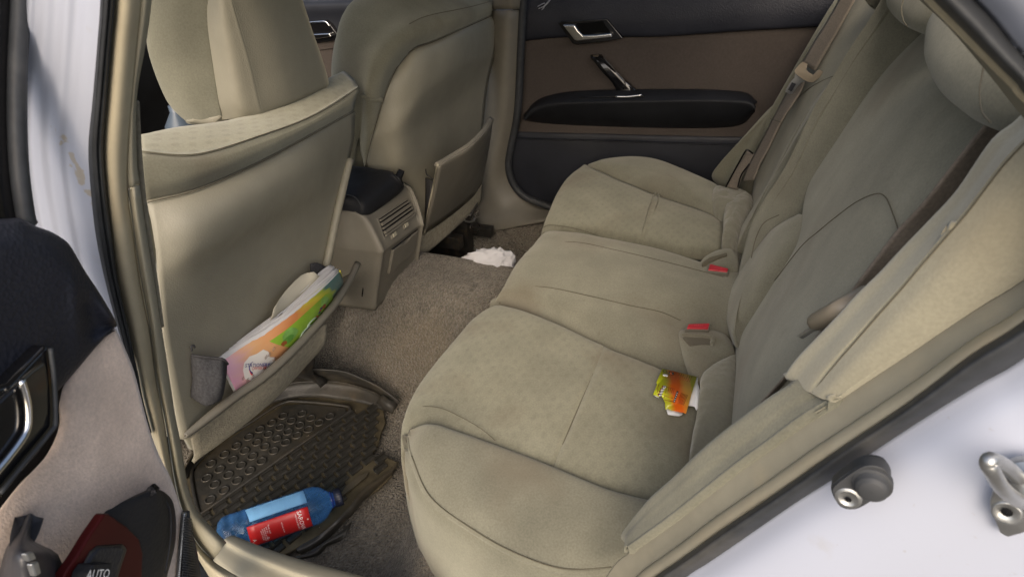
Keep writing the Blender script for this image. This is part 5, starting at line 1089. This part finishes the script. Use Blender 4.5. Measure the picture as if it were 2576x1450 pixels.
def cpatch(nm, ss, m, off=.0008, parent=None):
    """polygon in cover coordinates (s along, t down) as a thin printed shape, gridded to follow the bend"""
    s0 = min(s for s, t in ss); s1 = max(s for s, t in ss); t0 = min(t for s, t in ss); t1 = max(t for s, t in ss)
    bm = bmesh.new(); nI, nJ = max(2, int((s1-s0)*60)), max(2, int((t1-t0)*24))
    vs = [bm.verts.new((s, t, 0)) for s, t in ss]; bm.faces.new(vs)
    for i in range(1, nI):
        x = s0+(s1-s0)*i/nI; bmesh.ops.bisect_plane(bm, geom=bm.verts[:]+bm.edges[:]+bm.faces[:], plane_co=(x, 0, 0), plane_no=(1, 0, 0))
    for j in range(1, nJ):
        y = t0+(t1-t0)*j/nJ; bmesh.ops.bisect_plane(bm, geom=bm.verts[:]+bm.edges[:]+bm.faces[:], plane_co=(0, y, 0), plane_no=(0, 1, 0))
    for v in bm.verts: v.co = cov(v.co.x, v.co.y, off)
    me = bpy.data.meshes.new(nm); bm.to_mesh(me); bm.free(); me.materials.append(m)
    o = bpy.data.objects.new(nm, me); COL.objects.link(o); setparent(o, parent or cvo); return o
def blob(s, t, rs, rt, k=14, wob=.12, seed=0):
    rnd = random.Random(seed); return [(s+rs*math.cos(a)*(1+rnd.uniform(-wob, wob)), t+rt*math.sin(a)*(1+rnd.uniform(-wob, wob))) for a in [2*math.pi*i/k for i in range(k)]]
gm = mat('print_lime', (.30, .52, .05), .35, var=((30, .15),)); gd = mat('print_green', (.13, .36, .06), .35, var=(60, .3)); gd2 = mat('print_leaf', (.24, .50, .12), .35, var=(60, .3))
pw = mat('print_white', (.80, .76, .70), .4); pbn = mat('print_brown', (.35, .10, .03), .4); pblu = mat('print_blue', (.04, .04, .25), .4); prd = mat('print_red', (.6, .05, .05), .4); pgr = mat('print_grey', (.45, .55, .45), .4); pyl = mat('print_yellow', (.75, .70, .08), .4); pin = mat('print_ink', (.03, .03, .03), .5)
cpatch('green_panel', [(.37, .26), (.82, .22), (.86, .36), (.86, .95), (.50, .95), (.44, .60)], gm)
cpatch('printed_tree', blob(.50, .42, .055, .16, seed=1), gd2, .0011); cpatch('printed_tree', blob(.475, .50, .04, .10, seed=2), gd, .0012); cpatch('printed_trunk', blob(.445, .52, .022, .07, 8, .3, 3), pbn, .0013)
cpatch('printed_tree', blob(.79, .42, .035, .17, seed=4), gd2, .0011); cpatch('printed_trunk', blob(.77, .50, .016, .09, 8, .3, 5), pbn, .0013)
for cx, cy, rr in ((.60, .80, .055), (.655, .70, .05), (.68, .86, .03)):
    pts = [cov(cx+rr*math.cos(a), cy+rr*3*math.sin(a), .0014) for a in [2*math.pi*i/24 for i in range(22)]]
    tube('printed_swirl', pts, .0014, pgr, cvo, n=4, seg=1)
for s_, t_, c_ in ((.72, .55, pblu), (.735, .50, prd), (.70, .62, prd), (.69, .58, pbn), (.745, .47, pblu)): cpatch('printed_figure', blob(s_, t_, .010, .035, 7, .3, int(s_*1000)), c_, .0014)
pts = [cov(.71+.05*u_, .75+.10*math.sin(u_*9), .0014) for u_ in [i/14 for i in range(15)]]; tube('pen_scribble', pts, .0006, pin, cvo, n=4, seg=1)
cl = [(.13, .50), (.16, .36), (.21, .30), (.26, .34), (.31, .34), (.335, .46), (.33, .60), (.36, .70), (.36, .95), (.14, .95), (.16, .80), (.12, .70)]
cpatch('white_cloud', cl, pw, .0010)
def ctext(s, s0, t0, ang_, size, m, nm):
    c = cov(s0, t0, .0015); ex = (cov(s0+.02, t0)-cov(s0-.02, t0)).normalized(); ey = (cov(s0, t0-.05)-cov(s0, t0+.05)).normalized()
    d1 = ex*math.cos(ang_)+ey*math.sin(ang_); d2 = ey*math.cos(ang_)-ex*math.sin(ang_)
    return text(nm, s, c+((CC-c).normalized()*.002), d1, d2, size, m, cvo)
for k_, (st, m_) in enumerate((('STATIONERY', pblu), ('DIVISION', prd))): ctext(st, .235+.006*k_, .58+.09*k_, -.55, .0085 if k_ == 0 else .0075, m_, 'lettering')
tube('logo_arc', [cov(.21+.035*math.cos(a), .57+.13*math.sin(a), .0016) for a in [2.3+.2*i for i in range(14)]], [.0012, .0003], pblu, cvo, n=4, seg=1)
tube('logo_arc', [cov(.185+.012*math.cos(a), .60+.10*math.sin(a), .0016) for a in [1.6+.22*i for i in range(11)]], [.0014, .0004], prd, cvo, n=4, seg=1)
ctext('P.O. BOX\nNAIROBI', .30, .80, -.5, .006, pin, 'small_lettering')
for k_ in range(9):
    s_ = random.uniform(.08, .38); t_ = random.uniform(.2, .9); tube('pencil_mark', [cov(s_+.014*math.cos(i*2.1), t_+.04*math.sin(i*1.7), .0016) for i in range(5)], .0003, mat('pencil', (.35, .25, .2), .8), cvo, n=4, seg=2)
# pages
for k_ in range(9):
    d_ = .0015+.0022*k_; f_ = k_/8; rnd = random.Random(k_)
    tpk = [Z(a[0]*(1-f_)+c[0]*f_+rnd.uniform(-2, 2), a[1]*(1-f_)+c[1]*f_+rnd.uniform(-2.5, 2.5), p.z+.002-.001*k_) for a, c, p in zip(ct, pt_, top_)]
    rows = [tpk, [p.lerp(q, .5)+V3(-.8, .35, -.2)*d_ for p, q in zip(tpk, bo2)], [q+V3(-.8, .35, -.2)*d_ for q in bo2]]
    patch('page', rows, 'white', mg, nr=2, nc=3, solid=.0008, amp=.0008, asc=45)
rows = [[Z(a, b, .43) for a, b in [(690, 776), (716, 735), (758, 692), (790, 684)]], [Z(a, b, .40) for a, b in [(680, 810), (725, 780), (775, 735), (812, 700)]]]
patch('back_cover', rows, mat('cream_card', (.55, .52, .42), .8), mg, nr=2, nc=3, solid=.001)
tube('cover_edge', [top_[-1]+V3(.001, .001, 0), top_[-1].lerp(bo2[-1], .5)+V3(.006, 0, .004), bo2[-1]], .0015, pyl, mg)

# ================================================================== torn food wrapper on the near seat
def Wz(x, y, z=.3495): return Z(1609.4+x*.111, 901.25+y*.111, z+.004*math.sin(x*.004))
wr = thing('torn_packet', tuple(Wz(800, 700, .340)), 'torn orange and lime cardboard packet lying on the near seat cushion', 'packet')
wn = (0, 0, 1)
cw = bpy.data.materials.new('packet_print'); cw.use_nodes = True; n_ = cw.node_tree.nodes; l_ = cw.node_tree.links; p_ = n_['Principled BSDF']; p_.inputs['Roughness'].default_value = .3; p_.inputs['Coat Weight'].default_value = .3
tcn = n_.new('ShaderNodeTexCoord'); mp = n_.new('ShaderNodeVectorMath'); mp.operation = 'DOT_PRODUCT'
wa, wb = Wz(430, 520), Wz(1200, 640); wd_ = (wb-wa); mp.inputs[1].default_value = tuple(wd_/wd_.length_squared)
l_.new(tcn.outputs['Object'], mp.inputs[0]); k0 = wa.dot(wd_)/wd_.length_squared
nz_ = n_.new('ShaderNodeTexNoise'); nz_.inputs['Scale'].default_value = 60; nz_.inputs['Detail'].default_value = 8; l_.new(tcn.outputs['Object'], nz_.inputs['Vector'])
s1_ = n_.new('ShaderNodeMath'); s1_.operation = 'SUBTRACT'; s1_.inputs[1].default_value = k0+.08; l_.new(mp.outputs['Value'], s1_.inputs[0])
s2_ = n_.new('ShaderNodeMath'); s2_.operation = 'MULTIPLY_ADD'; s2_.inputs[1].default_value = .2; l_.new(nz_.outputs[0], s2_.inputs[0]); l_.new(s1_.outputs[0], s2_.inputs[2])
rp_ = n_.new('ShaderNodeValToRGB'); cr_ = rp_.color_ramp; cr_.elements[0].position = .12; cr_.elements[0].color = (.58, .62, .02, 1); cr_.elements[1].position = .97; cr_.elements[1].color = (.55, .55, .02, 1)
for pos, c_ in ((.25, (.50, .42, .02, 1)), (.42, (.80, .14, .01, 1)), (.62, (.85, .15, .01, 1)), (.78, (.85, .42, .06, 1)), (.93, (.85, .52, .10, 1))):
    e_ = cr_.elements.new(pos); e_.color = c_
l_.new(s2_.outputs[0], rp_.inputs[0]); l_.new(rp_.outputs[0], p_.inputs['Base Color'])
wo_ = [(510, 230), (700, 268), (880, 310), (1080, 355), (1275, 405), (1290, 420), (1220, 640), (1130, 950), (1050, 1240), (975, 1215), (900, 1200), (780, 1175), (680, 1155), (640, 1120), (590, 1150), (575, 1075), (575, 1000), (520, 880), (460, 800), (435, 880), (365, 845), (300, 815), (350, 690), (395, 570), (375, 545), (440, 390)]
fr_p = prism('printed_face', [Wz(*p) for p in wo_], wn, .0008, cw, wr, bevel=0)
wc = mat('white_card', (.80, .80, .80), .7, var=(60, .05))
prism('inner_card', [Wz(*p, .3455) for p in [(1270, 430), (1320, 425), (1310, 540), (1345, 660), (1380, 790), (1415, 945), (1370, 985), (1330, 1010), (1320, 1100), (1285, 1170), (1240, 1080), (1180, 1068), (1105, 1060), (1150, 800)]], wn, .0008, wc, wr, bevel=0)
prism('inner_card', [Wz(*p, .3465) for p in [(600, 1120), (800, 1150), (975, 1190), (972, 1260), (900, 1295), (780, 1285), (640, 1260), (618, 1200)]], wn, .0008, wc, wr, bevel=0)
prism('inner_card', [Wz(*p, .350) for p in [(300, 815), (365, 842), (435, 872), (435, 884), (365, 852)]], wn, .0005, wc, wr, bevel=0)
for a, b, c, d in ((525, 340, 640, 400),): prism('white_panel', [Wz(*p, .3505) for p in [(535, 335), (640, 360), (625, 410), (525, 380)]], wn, .0005, wc, fr_p, bevel=0)
for k_ in range(4):
    cx, cy = 545-28*k_+(10 if k_ == 0 else 0), 635+60*k_
    prism('white_dot', [Wz(cx+45*math.cos(a), cy+30*math.sin(a), .3505) for a in [i*math.pi/5 for i in range(10)]], wn, .0005, wc, fr_p, bevel=0)
    prism('orange_dot', [Wz(cx-40+18*math.cos(a), cy-6+24*math.sin(a), .3508) for a in [i*math.pi/5 for i in range(10)]], wn, .0005, pbn, fr_p, bevel=0)
    prism('dot_mark', [Wz(cx+x_, cy+y_, .351) for x_, y_ in ((-12, -14), (0, -12), (-6, 14), (-18, 12))], wn, .0003, pin, fr_p, bevel=0); prism('dot_mark', [Wz(cx+x_, cy+y_, .351) for x_, y_ in ((12, -8), (22, -6), (18, 14), (8, 12))], wn, .0003, pin, fr_p, bevel=0)
prism('black_bar', [Wz(*p, .3512) for p in [(840, 730), (880, 738), (795, 990), (755, 980)]], wn, .0004, pin, fr_p, bevel=0)
for t_ in (.1, .3, .5, .72, .9):
    a_, b_ = 850-78*t_, 742+225*t_; prism('bar_lettering', [Wz(a_+x_, b_+y_, .3517) for x_, y_ in ((0, 0), (18, 4), (10, 26), (-8, 22))], wn, .0003, wc, fr_p, bevel=0)
brn = mat('print_brown_ink', (.30, .06, .01), .5)
def tline(x0, y0, x1, y1, w_=5):
    d = Vector((x1-x0, y1-y0)); n2 = Vector((-d.y, d.x)).normalized()*w_
    prism('text_line', [Wz(x0+n2.x, y0+n2.y, .3512), Wz(x1+n2.x, y1+n2.y, .3512), Wz(x1-n2.x, y1-n2.y, .3512), Wz(x0-n2.x, y0-n2.y, .3512)], wn, .0003, brn, fr_p, bevel=0)
for k_ in range(7): tline(900+48*k_, 330+10*k_, 860+44*k_, 455+12*k_)
for k_ in range(6): tline(945+28*k_, 770+10*k_, 860+26*k_, 1010+8*k_)
for k_ in range(4): tline(660+40*k_, 660+12*k_, 640+38*k_, 760+8*k_)
tline(615, 640, 545, 900, 3); tline(615, 640, 800, 690, 3); tline(560, 840, 760, 900, 3); tline(550, 930, 745, 970, 4)
tline(435, 575, 395, 690, 5); tline(410, 700, 390, 770, 5)
for k_ in range(3): prism('print_block', [Wz(660+40*k_+x_, 290+10*k_+y_, .3512) for x_, y_ in ((0, 0), (34, 8), (22, 52), (-10, 44))], wn, .0003, pin if k_ != 1 else brn, fr_p, bevel=0)
text('small_lettering', 'O', Wz(575, 300, .3505), Wz(700, 330)-Wz(575, 300), Wz(600, 200)-Wz(575, 300), .010, pin, fr_p)
text('small_lettering', '-:o', Wz(580, 372, .3512), Wz(480, 350)-Wz(580, 372), Wz(560, 450)-Wz(580, 372), .007, pin, fr_p)

# ================================================================== crumpled tissue beyond the tunnel
bm = bmesh.new(); bmesh.ops.create_icosphere(bm, subdivisions=4, radius=1)
tc_ = Z(1234, 672, .195)
for v in bm.verts:
    d = v.co.copy(); rd = lambda q: 1-2*abs(noise.noise(q))
    k = .82+.20*rd(d*1.7+V3(2, 5, 1))+.20*rd(d*3.4+V3(3, 1, 2))+.12*rd(d*6.8)
    z_ = max(d.z, -.3)
    v.co = V3(d.x*.068*k*(1+.25*noise.noise(d*1.2)), d.y*.045*k, z_*.042*k*(1.05+.35*d.x))+tc_
me = bpy.data.meshes.new('crumpled_tissue'); bm.to_mesh(me); bm.free()
me.materials.append(mat('tissue_paper', (.58, .58, .60), .95, .1, bump=(('noise', 90, .4, .003),))); ts = bpy.data.objects.new('crumpled_tissue', me); COL.objects.link(ts)
for p in me.polygons: p.use_smooth = True
tag(ts, 'crumpled white tissue on the floor behind the far front seat', 'tissue')

# crumbs and grit on the carpet and the mat
bm = bmesh.new(); rg = random.Random(3)
for k_ in range(420):
    u_, v_ = rg.uniform(640, 1330), rg.uniform(700, 1440)
    z_ = .02
    for _ in range(6): p = Z(u_, v_, z_); z_ = max(floor_z(p.x, p.y)+.003, .0 if p.y > .6 or p.x > -.2 else .026)
    r_ = rg.uniform(.0007, .0019)
    vs = [bm.verts.new(p+V3(rg.uniform(-1, 1), rg.uniform(-1, 1), rg.uniform(0, 1))*r_) for _ in range(4)]
    for f_ in ((0, 1, 2), (0, 3, 1), (1, 3, 2), (2, 3, 0)): bm.faces.new([vs[i] for i in f_])
me = bpy.data.meshes.new('floor_grit'); bm.to_mesh(me); bm.free(); me.materials.append(mat('grit', (.34, .29, .21), .95, var=(200, .5)))
fg = bpy.data.objects.new('floor_grit', me); COL.objects.link(fg); fg['kind'] = 'stuff'; tag(fg, 'pale grit and crumbs scattered over the carpet and mat', 'grit')

# small water bottle glimpsed between pillar and headrest
sb0 = V3(-.95, .45, .40)
gb = thing('water_bottle', tuple(sb0), 'blue labelled bottle standing on the front floor beside the headrest edge', 'bottle')
lathe('bottle_body', [(0, .002), (0, .03), (.05, .032), (.17, .032), (.2, .012), (.215, .012), (.215, .001)], X(462, 345, -.85)-V3(0, 0, .14), (0, 0, 1), mat('pale_bottle', (.10, .13, .17), .3), gb)
lathe('bottle_label', [(.09, .0335), (.15, .0335)], X(462, 345, -.85)-V3(0, 0, .14), (0, 0, 1), mat('blue_label', (.05, .16, .45), .4), gb)
print('bricks', cnt)
